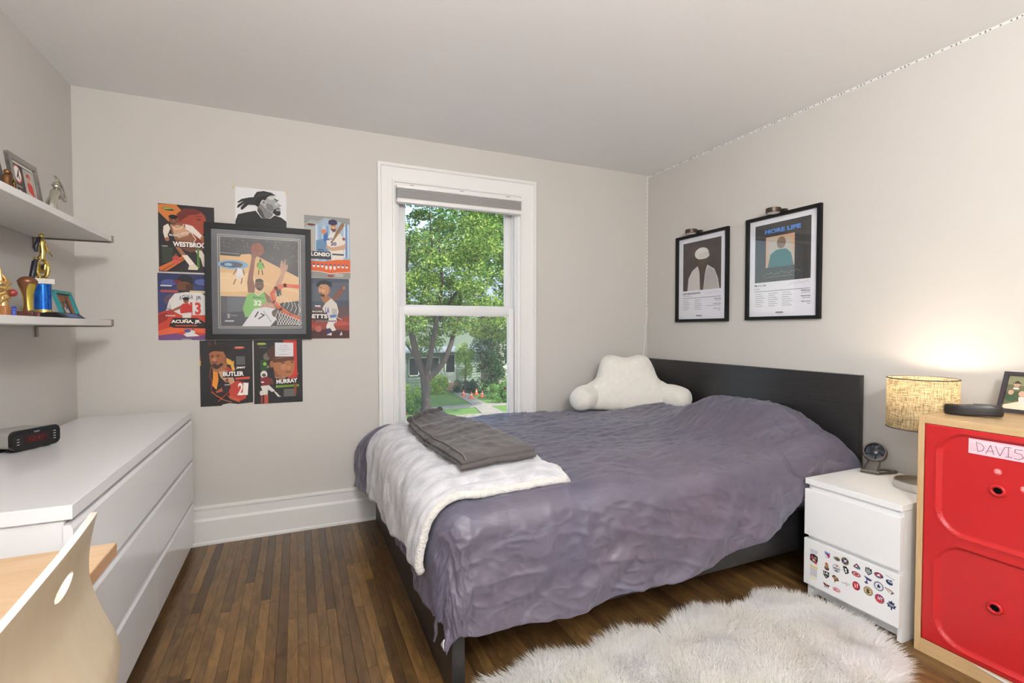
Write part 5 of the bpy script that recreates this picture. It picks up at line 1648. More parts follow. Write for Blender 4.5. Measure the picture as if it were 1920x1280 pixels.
betts = [('r', '#4a505c', 0, 0, 1, 1), ('p', '#59606c', [(.0, .1), (1, .05), (1, .35), (0, .4)]), ('p', '#5c4a4c', [(0, .5), (1, .45), (1, .7), (0, .72)]), ('p', '#8c4238', [(0, .68), (.5, .7), (1, .62), (1, .88), (0, .9)]), ('p', '#4a2c2a', [(0, .88), (.5, .84), (1, .87), (1, 1), (0, 1)]), ('e', '#b0504a', .8, .75, .2, .04), ('e', '#a84a3a', .2, .8, .2, .03),
    ('p', '#7c5244', [(.62, .34), (.68, .26), (.86, .11), (.92, .13), (.9, .19), (.72, .36)]), ('e', '#a87a62', .885, .15, .03, .025),
    ('p', '#9a6a4c', [(.36, .3), (.52, .28), (.62, .34), (.52, .42), (.42, .4)]), ('e', '#bc8a68', .44, .19, .125, .1), ('p', '#3a2a24', [(.36, .26), (.46, .27), (.44, .31), (.37, .3)]), ('e', '#cf9f7c', .41, .19, .06, .06), ('l', '#3a2820', .003, [(.35, .155), (.41, .15)]), ('e', '#7c4a3c', .375, .245, .03, .01), ('e', '#3a2820', .44, .17, .016, .007), ('e', '#3a2820', .38, .175, .018, .008), ('e', '#c89a7a', .36, .2, .03, .03), ('e', '#a87252', .56, .21, .025, .03), ('p', '#2c2e34', [(.26, .12), (.32, .06), (.46, .03), (.6, .06), (.62, .15), (.5, .1), (.38, .1), (.3, .15)]),
    ('p', '#d2cac2', [(.4, .5), (.46, .42), (.6, .33), (.72, .42), (.76, .55), (.72, .66), (.6, .7), (.5, .64)]), ('p', '#b4aca6', [(.6, .5), (.72, .5), (.72, .66), (.62, .68)]), ('t', '#34468e', 'LA', .51, .53, .09, .1, .03), ('p', '#d8d2cc', [(.54, .66), (.7, .64), (.72, .72), (.6, .78), (.52, .74)]), ('p', '#5a7ab0', [(.55, .61), (.7, .6), (.74, .64), (.58, .66)]), ('l', '#d8d4d0', .003, [(.7, .63), (.83, .69)]),
    ('p', '#dcd6d0', [(.52, .73), (.62, .72), (.66, .8), (.7, .86), (.62, .88), (.56, .82), (.5, .84), (.48, .8)]), ('p', '#3c3a6a', [(.5, .84), (.58, .85), (.56, .93), (.5, .92)]), ('p', '#3c3a6a', [(.7, .86), (.76, .88), (.82, .93), (.78, .93)]), ('p', '#d8d4d4', [(.48, .94), (.6, .9), (.6, .95)]), ('p', '#d8d4d4', [(.78, .95), (.82, .88), (.84, .94)]), ('e', '#b0645a', .31, .84, .07, .05),
    ('r', '#26262a', .0, .53, .4, .57), ('t', '#efe9e2', 'MOOKIE', .29, .552, .22, .025, .03), ('p', '#28272c', [(0, .58), (.5, .58), (.54, .68), (0, .69)]), *shadow_text('#f2eee8', '#232227', 'BETTS', .30, .63, .42, .07), ('r', '#28272c', .22, .7, .7, .72), *[('r', '#a8a4a8', .25 + .04 * i, .705, .28 + .04 * i, .715) for i in range(11)], ('r', '#d4cccc', .24, .45, .36, .475), ('r', '#a83a38', .3, .475, .4, .485)]
poster('dusky poster of a batter in white shirt, right below the blue one', .045, .310, 1.549, 1.175, betts)

butler = [('p', '#282729', [(0.0, .0), (1, .0), (1, .97), (.7, .985), (.55, .965), (.42, .98), (.38, 1.0), (.0, 1.0)]), ('l', '#8a3a2c', .003, [(.17, .0), (.2, .12)]), ('l', '#c8744a', .002, [(.28, .0), (.3, .06)]), ('l', '#8a3a2c', .004, [(.2, .4), (.17, .55), (.22, .62), (.2, .75), (.3, .85), (.42, .88)]), ('l', '#a84434', .005, [(.33, .93), (.55, .78), (.62, .7)]), ('l', '#c86a3a', .003, [(.2, .78), (.4, .9), (.58, .95)]),
    ('p', '#e0913a', [(.24, .44), (.32, .44), (.34, .6), (.3, .75), (.22, .68), (.24, .55)]), ('p', '#d8a24a', [(.47, .26), (.58, .3), (.62, .35), (.66, .46), (.6, .47), (.57, .38), (.5, .36)]), ('l', '#f0b850', .004, [(.5, .28), (.56, .36), (.63, .32), (.62, .46)]),
    ('p', '#a06a4a', [(.22, .4), (.44, .32), (.5, .36), (.5, .48), (.36, .5), (.24, .46)]), ('p', '#9c6244', [(.17, .2), (.24, .16), (.44, .17), (.49, .26), (.47, .33), (.42, .4), (.3, .43), (.23, .4), (.19, .33)]), ('p', '#241d1b', [(.14, .1), (.26, .06), (.46, .07), (.58, .12), (.56, .18), (.5, .24), (.44, .17), (.3, .15), (.18, .18)]), ('p', '#3c2a22', [(.22, .36), (.3, .35), (.32, .38), (.4, .34), (.44, .37), (.32, .44), (.24, .42)]), ('l', '#3c2418', .004, [(.19, .235), (.25, .225)]), ('l', '#3c2418', .004, [(.3, .23), (.37, .22)]), ('e', '#2a1a14', .23, .25, .02, .008), ('e', '#2a1a14', .34, .245, .02, .008), ('e', '#b87c58', .27, .29, .035, .035), ('e', '#7c4c40', .27, .345, .04, .013), ('l', '#33221c', .003, [(.22, .325), (.32, .325)]), ('e', '#8a5840', .47, .29, .03, .04),
    ('p', '#c89878', [(.34, .48), (.5, .44), (.6, .5), (.64, .62), (.68, .7), (.52, .68), (.38, .56)]), ('p', '#a83a34', [(.44, .45), (.52, .4), (.6, .46), (.66, .55), (.72, .6), (.62, .55), (.52, .47)]), ('p', '#b84236', [(.52, .7), (.7, .62), (.82, .66), (.88, .8), (.86, .9), (.74, .94), (.55, .86)]), ('p', '#c05a3e', [(.5, .84), (.72, .9), (.74, .96), (.56, .9)]), *[('t', '#efe8e0', c, .755 + i * .1, .755, .1, .19, .03, .06) for i, c in enumerate('21')],
    ('p', '#34262a', [(.4, .74), (.46, .64), (.54, .64), (.57, .72), (.52, .8), (.42, .84)]), ('e', '#7c4c38', .5, .61, .03, .028), ('p', '#b05a44', [(.28, .78), (.4, .72), (.42, .78), (.3, .8)]), ('t', '#e0d8d0', 'MIAMI', .5, .68, .09, .02, .02), ('p', '#1d1c1f', [(.42, .475), (.84, .475), (.84, .57), (.42, .57)]), *shadow_text('#f4f0ea', '#18171a', 'BUTLER', .625, .515, .4, .07), ('t', '#f0ece6', 'JIMMY', .77, .425, .18, .038, .04), ('p', '#c8503c', [(.66, .575), (.94, .565), (.94, .6), (.66, .61)]), *lines('#8a868a', .68, .86, .25, 11, .012, .005), ('e', '#b03434', .745, .115, .11, .022), ('t', '#e8d0a0', 'SPORTS', .745, .11, .15, .02, .02), ('r', '#7c4448', .0, .22, .02, .3), ('r', '#c8902e', .0, .3, .02, .38)]
poster('black poster of a player in red jersey, bottom left, torn lower edge', -.502, -.236, 1.168, .790, butler, outline=[(0, 0), (1, 0), (1, .97), (.7, .985), (.55, .965), (.42, .98), (.38, 1.0), (0, 1.0)])

murray = [('r', '#29272a', 0, 0, 1, 1), ('p', '#bf3b34', [(.6, 0), (.88, 0), (.89, .6), (.7, .62), (.62, .3)]), ('e', '#6c8a3c', .16, .06, .1, .022), ('t', '#d8d870', 'SPORTS', .16, .055, .15, .02, .02), ('l', '#b8b4b0', .001, [(.1, .115), (.26, .115)]), ('e', '#6a6458', .26, .26, .07, .06), ('r', '#324a2c', .13, .31, .26, .48), ('e', '#8ab84a', .22, .375, .036, .027), ('e', '#7a7466', .285, .42, .03, .023),
    ('p', '#4c3228', [(.26, .18), (.36, .1), (.5, .06), (.7, .08), (.8, .14), (.82, .27), (.5, .3), (.34, .3), (.28, .26)]), ('p', '#a86e4c', [(.36, .3), (.5, .28), (.8, .26), (.84, .36), (.82, .5), (.76, .58), (.62, .6), (.48, .55), (.4, .46)]), ('p', '#8a563c', [(.4, .46), (.5, .56), (.62, .6), (.6, .64), (.42, .6)]), ('e', '#a0663f', .36, .38, .04, .055), ('p', '#57342a', [(.34, .3), (.5, .29), (.82, .26), (.82, .32), (.6, .34), (.4, .36)]),
    ('l', '#3a2418', .004, [(.52, .35), (.64, .345)]), ('l', '#3a2418', .004, [(.74, .34), (.82, .325)]), ('e', '#22140f', .59, .37, .026, .009), ('e', '#22140f', .79, .36, .022, .009), ('e', '#b8805c', .71, .44, .045, .035), ('e', '#8a5244', .7, .51, .065, .014), ('e', '#b98060', .6, .43, .06, .05),
    ('p', '#d8d8dc', [(.43, .04), (.81, .045), (.81, .265), (.43, .26)]), ('t', '#a8707a', 'KYLER', .62, .09, .14, .02), ('t', '#7c84a8', 'Quarterback', .62, .12, .2, .018), ('r', '#a8a8b4', .5, .145, .75, .152), ('r', '#a8a8b4', .55, .172, .68, .178), ('r', '#a8a8b4', .5, .225, .72, .232),
    ('e', '#d6d2cc', .2, .54, .07, .06), ('e', '#4a4a48', .2, .55, .04, .025), ('p', '#7c2c30', [(.12, .6), (.26, .57), (.36, .62), (.3, .72), (.16, .72)]), ('p', '#7a4a3a', [(.34, .6), (.4, .66), (.38, .7), (.32, .68)]), ('e', '#5c3a26', .36, .67, .04, .035), ('r', '#dcd4cc', .14, .65, .2, .67), ('p', '#d6d2cc', [(.13, .72), (.3, .71), (.42, .8), (.36, .82), (.28, .78), (.27, .86), (.18, .86), (.16, .78)]), ('p', '#d6d2cc', [(.38, .8), (.44, .82), (.52, .89), (.56, .9), (.48, .9)]), ('e', '#d0ccc8', .15, .83, .04, .04), ('r', '#8c3a30', .13, .87, .17, 1), ('r', '#b85440', .2, .86, .28, 1),
    *shadow_text('#f4f0ea', '#18171a', 'MURRAY', .67, .655, .44, .07, .04, -.05), ('p', '#7ea838', [(.44, .72), (.92, .715), (.92, .745), (.44, .755)]), ('r', '#2a3a18', .48, .73, .88, .738), ('t', '#b89a90', 'KYLER', .54, .595, .2, .025, .02), *lines('#8c8a88', .6, .86, .785, 11, .011, .005), ('p', '#8a4a30', [(.82, .7), (.88, .7), (.86, .88), (.82, .86)]), ('e', '#d05044', .9, .54, .014, .011)]
poster('black poster of a headband player with white note card, bottom right', -.230, .034, 1.168, .789, murray, outline=[(0, 0), (1, 0), (1, .965), (.96, .985), (0, 1)])

# big framed basketball photograph
bf = thing('framed_photograph', 'large black framed basketball photograph in the middle of the posters', 'picture frame', (-.19, YB, 1.174))
FO, FU_, FV = Vector((-.468, YB - .004, 1.838)), Vector((.556, 0, 0)), Vector((0, 0, -.665))
quad_frame(bf, FO, FU_, FV, .031, .026, M_black)
k = MB(); k.box(-.44, .06, YB - .010, YB - .006, 1.202, 1.81); obj('mat_board', k, mat('slate_mat_board', (84, 85, 94), .8), bf, 0)
PO, PU, PV = Vector((-.394, YB - .0101, 1.765)), Vector((.411, 0, 0)), Vector((0, 0, -.514))
k_ = .011
sh = [('r', '#c9c6b8', -.030, -.024, 1.03, 1.024), ('r', '#55565e', -.024, -.019, 1.024, 1.019), ('r', '#c9c6b8', -.006, -.005, 1.006, 1.005), ('r', '#34353c', 0, 0, 1, 1)]
rr = random.Random(5)
sh += [('e', rr.choice(['#4c4c54', '#5c5a5e', '#3a3e4c', '#6a6460', '#2a2a30']), rr.random(), rr.uniform(.02, .24), .012, .008) for _ in range(70)]
sh += [('p', '#d8b07e', [(0, .2), (.26, .19), (.36, .18), (.46, .2), (.7, .3), (1, .425), (1, .7), (.6, .75), (0, .665)]), ('p', '#e4c494', [(0, .4), (.4, .4), (.5, .6), (0, .62)]), ('p', '#26282f', [(.0, .165), (.27, .175), (.24, .215), (0, .21)]), ('l', '#c8c8c8', .002, [(.0, .18), (.24, .185)]),
    ('e', '#7aa4c4', .16, .31, .19, .052), ('e', '#2c3e5c', .14, .31, .14, .034), ('e', '#88b0cc', .1, .31, .05, .018), ('l', '#e8d8b8', .002, [(0, .46), (.4, .48), (1, .6)]), ('l', '#b88a58', .0015, [(.46, .2), (.3, .5)]),
    ('p', '#4a4c56', [(0, .665), (.34, .665), (.34, 1), (0, 1)]), ('p', '#5c606c', [(.08, .665), (.34, .665), (.3, .85), (.08, .85)]), ('p', '#3a3c46', [(.0, .85), (.3, .83), (.3, 1), (0, 1)]), ('r', '#9a9ca4', .08, .86, .11, .91), ('r', '#c8c8cc', .05, .935, .16, .95), ('r', '#8a8c94', .12, .875, .2, .885),
    # far players
    ('p', '#e0dede', [(.21, .35), (.27, .35), (.275, .43), (.2, .43)]), ('e', '#5c4034', .245, .32, .016, .02), ('p', '#d8d4d2', [(.19, .43), (.275, .43), (.28, .47), (.25, .455), (.2, .48)]), ('l', '#5c4034', .005, [(.2, .36), (.16, .42)]), ('l', '#5c4034', .005, [(.28, .36), (.3, .42)]), ('l', '#6a4a3a', .005, [(.19, .47), (.16, .53)]), ('l', '#6a4a3a', .005, [(.27, .46), (.255, .52)]),
    ('p', '#6cb04a', [(.47, .27), (.53, .27), (.53, .35), (.47, .35)]), ('e', '#4a3228', .5, .25, .015, .02), ('l', '#4a3228', .005, [(.53, .28), (.55, .33)]), ('l', '#4a3228', .005, [(.47, .28), (.46, .32)]), ('l', '#4a3228', .005, [(.48, .36), (.475, .41)]), ('l', '#4a3228', .005, [(.52, .36), (.53, .41)]),
    # dunker
    ('p', '#855440', [(.395, .2), (.44, .2), (.425, .32), (.405, .45), (.43, .56), (.42, .62), (.34, .62), (.33, .5), (.36, .36)]), ('e', '#8a4632', .465, .125, .085, .078), ('l', '#4c261c', .0018, [(.385, .12), (.465, .135), (.545, .12)]), ('l', '#4c261c', .0018, [(.45, .05), (.44, .12), (.46, .2)]), ('e', '#7c4c3a', .42, .195, .035, .035),
    ('e', '#6a4434', .485, .53, .058, .06), ('p', '#2a1c18', [(.43, .5), (.44, .465), (.5, .455), (.54, .48), (.53, .5), (.47, .49)]), ('p', '#2a1c18', [(.455, .565), (.52, .56), (.51, .59), (.47, .595)]), ('e', '#22140f', .47, .52, .012, .006), ('e', '#22140f', .51, .518, .012, .006), ('p', '#855440', [(.54, .6), (.62, .66), (.66, .74), (.6, .78), (.54, .72)]),
    ('p', '#79b45e', [(.33, .64), (.41, .62), (.47, .64), (.54, .6), (.58, .72), (.56, .82), (.45, .86), (.38, .88), (.3, .9), (.27, .8)]), ('l', '#e8efe0', .003, [(.42, .62), (.47, .65), (.54, .6)]), ('t', '#2a3a2a', 'MINNESOTA', .475, .675, .15, .02, .02, .05), ('t', '#f0f0ea', '32', .46, .735, .1, .06, .03),
    # defender
    ('p', '#b48c74', [(.77, .24), (.79, .23), (.8, .28), (.82, .22), (.83, .23), (.83, .29), (.86, .28), (.855, .33), (.82, .38), (.8, .44), (.76, .52), (.7, .58), (.66, .62), (.68, .52), (.73, .45), (.77, .38), (.755, .3)]), ('p', '#2c2420', [(.7, .58), (.76, .54), (.77, .64), (.7, .66)]), ('p', '#b48c74', [(.48, .78), (.56, .72), (.66, .74), (.7, .8), (.56, .82)]),
    ('p', '#d9d9dc', [(.26, 1), (.34, .9), (.42, .8), (.56, .78), (.68, .8), (.7, .92), (.62, 1)]), ('t', '#26262a', '17', .485, .885, .11, .075, .015, .5), ('t', '#26262a', 'VALANČIŪNAS', .585, .885, .19, .022, .0, 1.0), ('e', '#4a382e', .69, .85, .05, .045),
    # rim and net
    ('l', '#c4532f', .022, [(1, .535), (.82, .525), (.7, .56), (.65, .625)]), ('l', '#c4532f', .024, [(.65, .625), (.68, .72), (.76, .8), (.88, .87), (1, .91)]), ('l', '#e07a4a', .005, [(.66, .63), (.7, .71), (.78, .79), (.9, .86), (1, .89)])]
for i in range(7):
    a = i / 6
    x0, y0 = .69 + .3 * a, .6 + .14 * a
    sh += [('l', '#e8e6e2', .0022, [(x0, y0), (x0 + .03, y0 + .07), (x0 - .0, y0 + .13)])]
for i in range(9):
    x0 = .72 + .035 * i
    sh += [('l', '#e8e6e2', .0024, [(x0, .82 + .012 * i), (x0 - .03, .9 + .008 * i), (x0 + .01, .985)]), ('l', '#e8e6e2', .0024, [(x0, .82 + .012 * i), (x0 + .035, .9 + .008 * i), (x0 - .01, .985)])]
art('photo_print', bf, sh, PO, PU, PV, step=.00003)
k = MB(); k.box(-.438, .058, YB - .020, YB - .0185, 1.204, 1.808); obj('glass', k, M_frameglass, bf, 0)

# ================================================================== FRAMED PRINTS ON THE RIGHT WALL
def framed(label, y0, y1, z1, z0, shapes):
    t = thing('framed_print', label, 'picture frame', (XR, (y0 + y1) / 2, z0), 'black framed prints over the bed')
    O, U, V = Vector((XR - .004, y0, z1)), Vector((0, y1 - y0, 0)), Vector((0, 0, z0 - z1))
    quad_frame(t, O, U, V, .02, .022, M_black)
    b = .018
    k = MB(); k.box(XR - .0075, XR - .0045, y1 + b, y0 - b, z0 + b, z1 - b); obj('paper', k, mat('print_paper', (228, 228, 236), .7), t, 0)
    art('print', t, shapes, O + Vector((-.0037, -b, -b)), Vector((0, (y1 - y0) + 2 * b, 0)), Vector((0, 0, z0 - z1 + 2 * b)), step=.00004)
    k = MB(); k.box(XR - .0175, XR - .0162, y1 + b, y0 - b, z0 + b, z1 - b); obj('glass', k, M_frameglass, t, 0)
    return t
def tracklist(cols, x0, x1, y0, n, dy):
    out = []
    for c in range(cols):
        for i in range(n):
            a = x0 + (x1 - x0) * c / cols
            out.append(('r', '#a8a8b0', a, y0 + i * dy, a + (.10 + .05 * ((i * 7 + c * 3) % 5) / 4) * (1 if cols > 2 else 1.1), y0 + i * dy + .006))
    return out
def script_sign(x0, y0, w, h, c='#70707a'):
    P = []
    for i in range(90):
        t = i / 89
        P.append((x0 + w * (t + .012 * math.cos(t * 61)), y0 + h * (.34 * math.sin(t * 47) + .3 * math.sin(t * 19 + 1)) * (1 - .4 * t) - .2 * h * t))
    return ('l', c, .0009, P)
p1 = [('r', '#43393a', .10, .06, .89, .65), ('e', '#4b4040', .5, .2, .3, .1),
      # plain stand-in portrait: pale shirt and pale cap shapes on brown
      ('p', '#c9c3c0', [(.20, .65), (.22, .5), (.30, .41), (.42, .36), (.46, .44), (.5, .48), (.56, .44), (.62, .36), (.76, .42), (.83, .53), (.86, .65)]), ('p', '#ada8a8', [(.58, .46), (.64, .38), (.76, .43), (.82, .54), (.84, .65), (.55, .65)]), ('p', '#4a3c38', [(.43, .36), (.62, .34), (.57, .46), (.54, .65), (.47, .65), (.46, .46)]),
      ('e', '#5a463c', .52, .29, .10, .075), ('e', '#ddd9d6', .5, .215, .145, .07), ('e', '#cfcac6', .54, .245, .12, .04),
      ('t', '#2a2a30', 'PARTYNEXTDOORTWO', .29, .685, .38, .022, .03), ('t', '#70707a', 'PartyNextDoor', .2, .715, .2, .016), script_sign(.56, .69, .33, .02), ('r', '#3a3a40', .1, .738, .89, .742), *tracklist(2, .1, .62, .765, 6, .022), ('t', '#2a2a30', 'Release Date', .83, .765, .13, .012, .02), ('r', '#9a9aa2', .78, .782, .89, .787), ('t', '#2a2a30', 'Record Label', .82, .822, .14, .012, .02), ('r', '#9a9aa2', .6, .84, .89, .845), ('t', '#2a2a30', 'Album Length', .82, .878, .14, .012, .02), ('r', '#9a9aa2', .83, .897, .89, .902), ('t', '#2a2a30', 'ethetic.', .46, .955, .13, .022, .02)]
framed('black framed print with a white-capped figure nearest the window corner', 2.913, 2.424, 1.920, 1.287, p1)
p2 = [('r', '#3b3a3a', .09, .055, .90, .645), ('t', '#4f86d8', 'MORE LIFE', .50, .135, .52, .042, .05),
      # plain stand-in picture panel
      ('p', '#c9a184', [(.26, .19), (.68, .19), (.68, .5), (.26, .5)]), ('p', '#b9b0a0', [(.3, .2), (.62, .22), (.68, .44), (.3, .46)]), ('p', '#3f6f70', [(.29, .5), (.33, .37), (.42, .33), (.56, .33), (.63, .38), (.67, .5)]), ('e', '#7c6454', .49, .265, .065, .06),
      script_sign(.22, .565, .55, .03, '#b8c4c0'), ('l', '#b8b8b4', .0009, [(.25, .6), (.66, .595)]),
      ('t', '#2a2a30', 'More Life', .18, .675, .18, .022, .01), ('t', '#70707a', 'Drake', .13, .71, .08, .016), script_sign(.6, .68, .29, .03), ('r', '#3a3a40', .09, .735, .9, .739), *tracklist(3, .1, .72, .76, 7, .021), ('t', '#2a2a30', 'Release Date', .84, .755, .12, .012, .02), ('r', '#9a9aa2', .78, .772, .9, .777), ('t', '#2a2a30', 'Record Label', .84, .808, .12, .012, .02), ('r', '#9a9aa2', .8, .826, .9, .831), ('t', '#2a2a30', 'Album Length', .84, .862, .12, .012, .02), ('r', '#9a9aa2', .86, .88, .9, .885), ('t', '#2a2a30', 'ethetic.', .48, .955, .12, .02, .02)]
framed('black framed print headed MORE LIFE above the bed', 2.281, 1.792, 1.927, 1.291, p2)
M_antique = mat('dark_bronze_metal', (84, 72, 62), .35, metal=.7)
for (yc, zc, lb) in ((2.715, 1.918, 'small round picture light above the print of the capped figure'), (2.055, 1.922, 'small round picture light above the MORE LIFE print')):
    t = thing('picture_light', lb, 'picture light', (XR - .06, yc, zc), 'puck lights over the framed prints')
    k = MB(); k.lathe([(1e-5, .028), (.040, .028), (.042, .026), (.042, .002), (.040, 0), (.037, 0), (.037, .004)], (XR - .062, yc, zc), 40); obj('puck', k, M_antique, t)
    k = MB(); k.lathe([(.037, .003), (.03, -.002), (1e-5, -.004)], (XR - .062, yc, zc), 32); obj('lens', k, mat('opal_lens', (232, 230, 226), .4), t)
    k = MB(); k.box(XR - .03, XR - .001, yc - .05, yc + .012, zc + .010, zc + .022, .002); obj('arm', k, M_antique, t)

# ================================================================== OUTSIDE THE WINDOW
GZ = -3.2
def flat(name, poly, z0, z1, mm):
    k = MB(); k.prism(poly, lambda a, b, d: (a, b, d), z0, z1)
    return struct(name, k, mm, smooth=0)
M_grass = mat('lawn_grass', (104, 140, 62), .9, var=(3, .6), color2=(70, 104, 44), bump=(40, .6, .05))
M_conc = mat('concrete', (150, 144, 134), .85, var=(4, .5), color2=(120, 116, 108))
M_asph = mat('asphalt', (126, 124, 124), .9, var=(6, .5), color2=(108, 106, 106))
flat('lawn', [(-40, 24.2), (60, 24.2), (60, 80), (-40, 80)], GZ - .3, GZ, M_grass)
flat('street', [(-40, 4), (60, 4), (60, 24.0), (-40, 24.0)], GZ - .4, GZ - .12, M_asph)
flat('curb', [(-40, 24.0), (60, 24.0), (60, 24.2), (-40, 24.2)], GZ - .4, GZ + .01, M_conc)
flat('sidewalk', [(-40, 26.3), (60, 26.3), (60, 27.3), (-40, 27.3)], GZ - .05, GZ + .02, M_conc)
flat('front_path', [(8.9, 24.2), (10.1, 24.2), (10.3, 27), (10.9, 33.6), (10.0, 33.6), (9.4, 27)], GZ - .05, GZ + .03, M_conc)
def leafmat(name, c1, c2, c3, sc):
    m = bpy.data.materials.new(name); m.use_nodes = True
    nt = m.node_tree; L = nt.links.new
    for n in list(nt.nodes): nt.nodes.remove(n)
    out = nt.nodes.new('ShaderNodeOutputMaterial')
    gi = nt.nodes.new('ShaderNodeNewGeometry')
    r = nt.nodes.new('ShaderNodeValToRGB')
    e = r.color_ramp.elements
    e[0].position = .1; e[0].color = lin(c1); e[1].position = .9; e[1].color = lin(c3)
    q = e.new(.5); q.color = lin(c2)
    L(gi.outputs['Random Per Island'], r.inputs[0])
    d = nt.nodes.new('ShaderNodeBsdfDiffuse'); t = nt.nodes.new('ShaderNodeBsdfTranslucent')
    L(r.outputs[0], d.inputs[0]); L(r.outputs[0], t.inputs[0])
    ms = nt.nodes.new('ShaderNodeMixShader'); ms.inputs[0].default_value = .45
    L(d.outputs[0], ms.inputs[1]); L(t.outputs[0], ms.inputs[2]); L(ms.outputs[0], out.inputs[0])
    return m
ML_maple = leafmat('maple_leaf', (72, 110, 52), (114, 154, 68), (188, 204, 110), 1)
ML_dark = leafmat('cedar_leaf', (46, 78, 54), (66, 100, 66), (104, 136, 86), 1)
ML_mid = leafmat('shrub_leaf', (78, 118, 60), (104, 148, 72), (148, 182, 92), 1)
ML_lime = leafmat('lime_shrub_leaf', (120, 160, 66), (164, 194, 84), (206, 220, 120), 1)
ML_far = leafmat('far_tree_leaf', (66, 104, 60), (92, 134, 76), (130, 164, 92), 1)
M_bark = mat('grey_bark', (92, 82, 72), .95, var=(5, .6), color2=(60, 54, 50), bump=(20, .8, .03), stretch=(3, 3, .6))
def leaves(name, parent, blobs, per, size, mm, seed, flatz=1.0):
    """blobs (centre, radius): clumps of leaf blades"""
    r = random.Random(seed)
    V2, F2 = [], []
    for (c, rad) in blobs:
        for _ in range(per):
            while True:
                p = Vector((r.uniform(-1, 1), r.uniform(-1, 1), r.uniform(-1, 1)))
                if p.length <= 1: break
            p = p * (p.length ** -.4 if p.length > .01 else 1)
            P = Vector(c) + Vector((p.x * rad, p.y * rad, p.z * rad * flatz))
            s = size * r.uniform(.6, 1.3)
            a = Vector((r.gauss(0, 1), r.gauss(0, 1), r.gauss(0, .6))).normalized()
            b = a.cross(Vector((r.gauss(0, 1), r.gauss(0, 1), r.gauss(0, 1)))).normalized()
            i0 = len(V2)
            V2 += [tuple(P - a * s * .5), tuple(P + b * s * .32), tuple(P + a * s * .5), tuple(P - b * s * .32)]
            F2 += [(i0, i0 + 1, i0 + 2, i0 + 3)]
    me = bpy.data.meshes.new(name); me.from_pydata(V2, [], F2); me.materials.append(mm)
    o = bpy.data.objects.new(name, me); C.objects.link(o); attach(o, parent); o['kind'] = 'stuff'
    return o
def blobs_in(c, rad, n, br, seed, cond=None):
    r = random.Random(seed); out = []
    while len(out) < n:
        p = Vector((r.uniform(-1, 1), r.uniform(-1, 1), r.uniform(-1, 1)))
        if not (.25 < p.length <= 1): continue
        q = Vector((c[0] + p.x * rad[0], c[1] + p.y * rad[1], c[2] + p.z * rad[2]))
        if cond and not cond(q): continue
        out.append((q, br * r.uniform(.6, 1.25)))
    return out
# maple in front of the house
TB = Vector((6.25, 25.3, GZ))
rv = Vector((.915, -.403, 0)); s_ = .0281
def tp_(u, v, dep=0.0):
    p = TB + rv * ((u - 800) * s_) + Vector((.403, .915, 0)) * dep
    return Vector((p.x, p.y, 1.2325 + (617 - v) * s_))
mp_ = thing('maple_tree', 'big leafy maple with forked grey trunk across the street', 'tree', TB)
k = MB()
k.tube([TB + Vector((0, 0, -.1)), tp_(799, 760), tp_(798, 730), tp_(797, 708), tp_(796, 695)], [.36, .25, .23, .25, .2], 14)
obj('trunk', k, M_bark, mp_, 60)
for path_, rad_ in (([(797, 708), (788, 680), (783, 655), (776, 610), (770, 540), (780, 460)], [.2, .18, .17, .15, .1, .03]),
                  ([(797, 706), (806, 680), (814, 645), (824, 600), (836, 540), (830, 440)], [.18, .16, .13, .11, .08, .03]),
                  ([(799, 712), (818, 695), (832, 675), (842, 645), (850, 610), (856, 560), (880, 470)], [.18, .15, .14, .13, .12, .09, .03]),
                  ([(795, 702), (780, 675), (768, 660), (752, 640), (735, 600)], [.12, .09, .07, .06, .03]),
                  ([(824, 600), (850, 560), (890, 500), (920, 430)], [.09, .07, .05, .02]), ([(776, 610), (800, 540), (815, 470), (812, 400)], [.09, .07, .05, .02]), ([(850, 610), (880, 580), (915, 560)], [.08, .05, .02])):
    k = MB(); k.tube([tp_(*q, .3 * i * (1 if len(path_) % 2 else -1)) for i, q in enumerate(path_)], rad_, 9); obj('limb', k, M_bark, mp_, 60)
cc = TB + rv * 1.6
leaves('crown', mp_, blobs_in((cc.x, cc.y + .3, 5.3), (6.6, 4.2, 5.6), 330, .78, 21, lambda q: q.z > .55 or (q - TB).dot(rv) < .3 and q.z > -.1), 330, .13, ML_maple, 5, .5)
# dark evergreen and shrubs by the house
def shrub(name, label, c, rad, n, br, per, size, mm, seed, trunk=None, cat='shrub', group='shrubs outside the window'):
    t = thing(name, label, cat, (c[0], c[1], GZ), group)
    leaves('foliage', t, blobs_in(c, rad, n, br, seed), per, size, mm, seed)
    k = MB(); k.tube([(c[0], c[1], GZ), (c[0] + .05, c[1], c[2])], [trunk or .06, (trunk or .06) * .5], 8); obj('stem', k, M_bark, t, 60)
    return t
shrub('evergreen_tree', 'tall dark evergreen to the right of the front door', (12.25, 31.2, .1), (1.25, 1.2, 2.7), 90, .45, 120, .13, ML_dark, 31, .16, 'tree', 'trees outside the window')
shrub('young_tree', 'small yellow-green tree between the door and the evergreen', (10.68, 32.3, -.8), (.65, .6, 1.3), 30, .3, 90, .11, ML_lime, 32, .07, 'tree', 'trees outside the window')
shrub('lime_shrub', 'bright lime shrub left of the maple trunk', (5.85, 28.5, -2.65), (.9, .7, .7), 26, .28, 80, .11, ML_lime, 33)
shrub('fern_shrub', 'tall bright fern-like shrub beside the house steps', (8.95, 33.1, -2.6), (.7, .5, .75), 30, .26, 90, .12, ML_lime, 34)
shrub('dark_hedge', 'low dark hedge right of the front steps', (11.4, 32.8, -2.85), (1.5, .6, .55), 40, .28, 80, .11, ML_dark, 35)
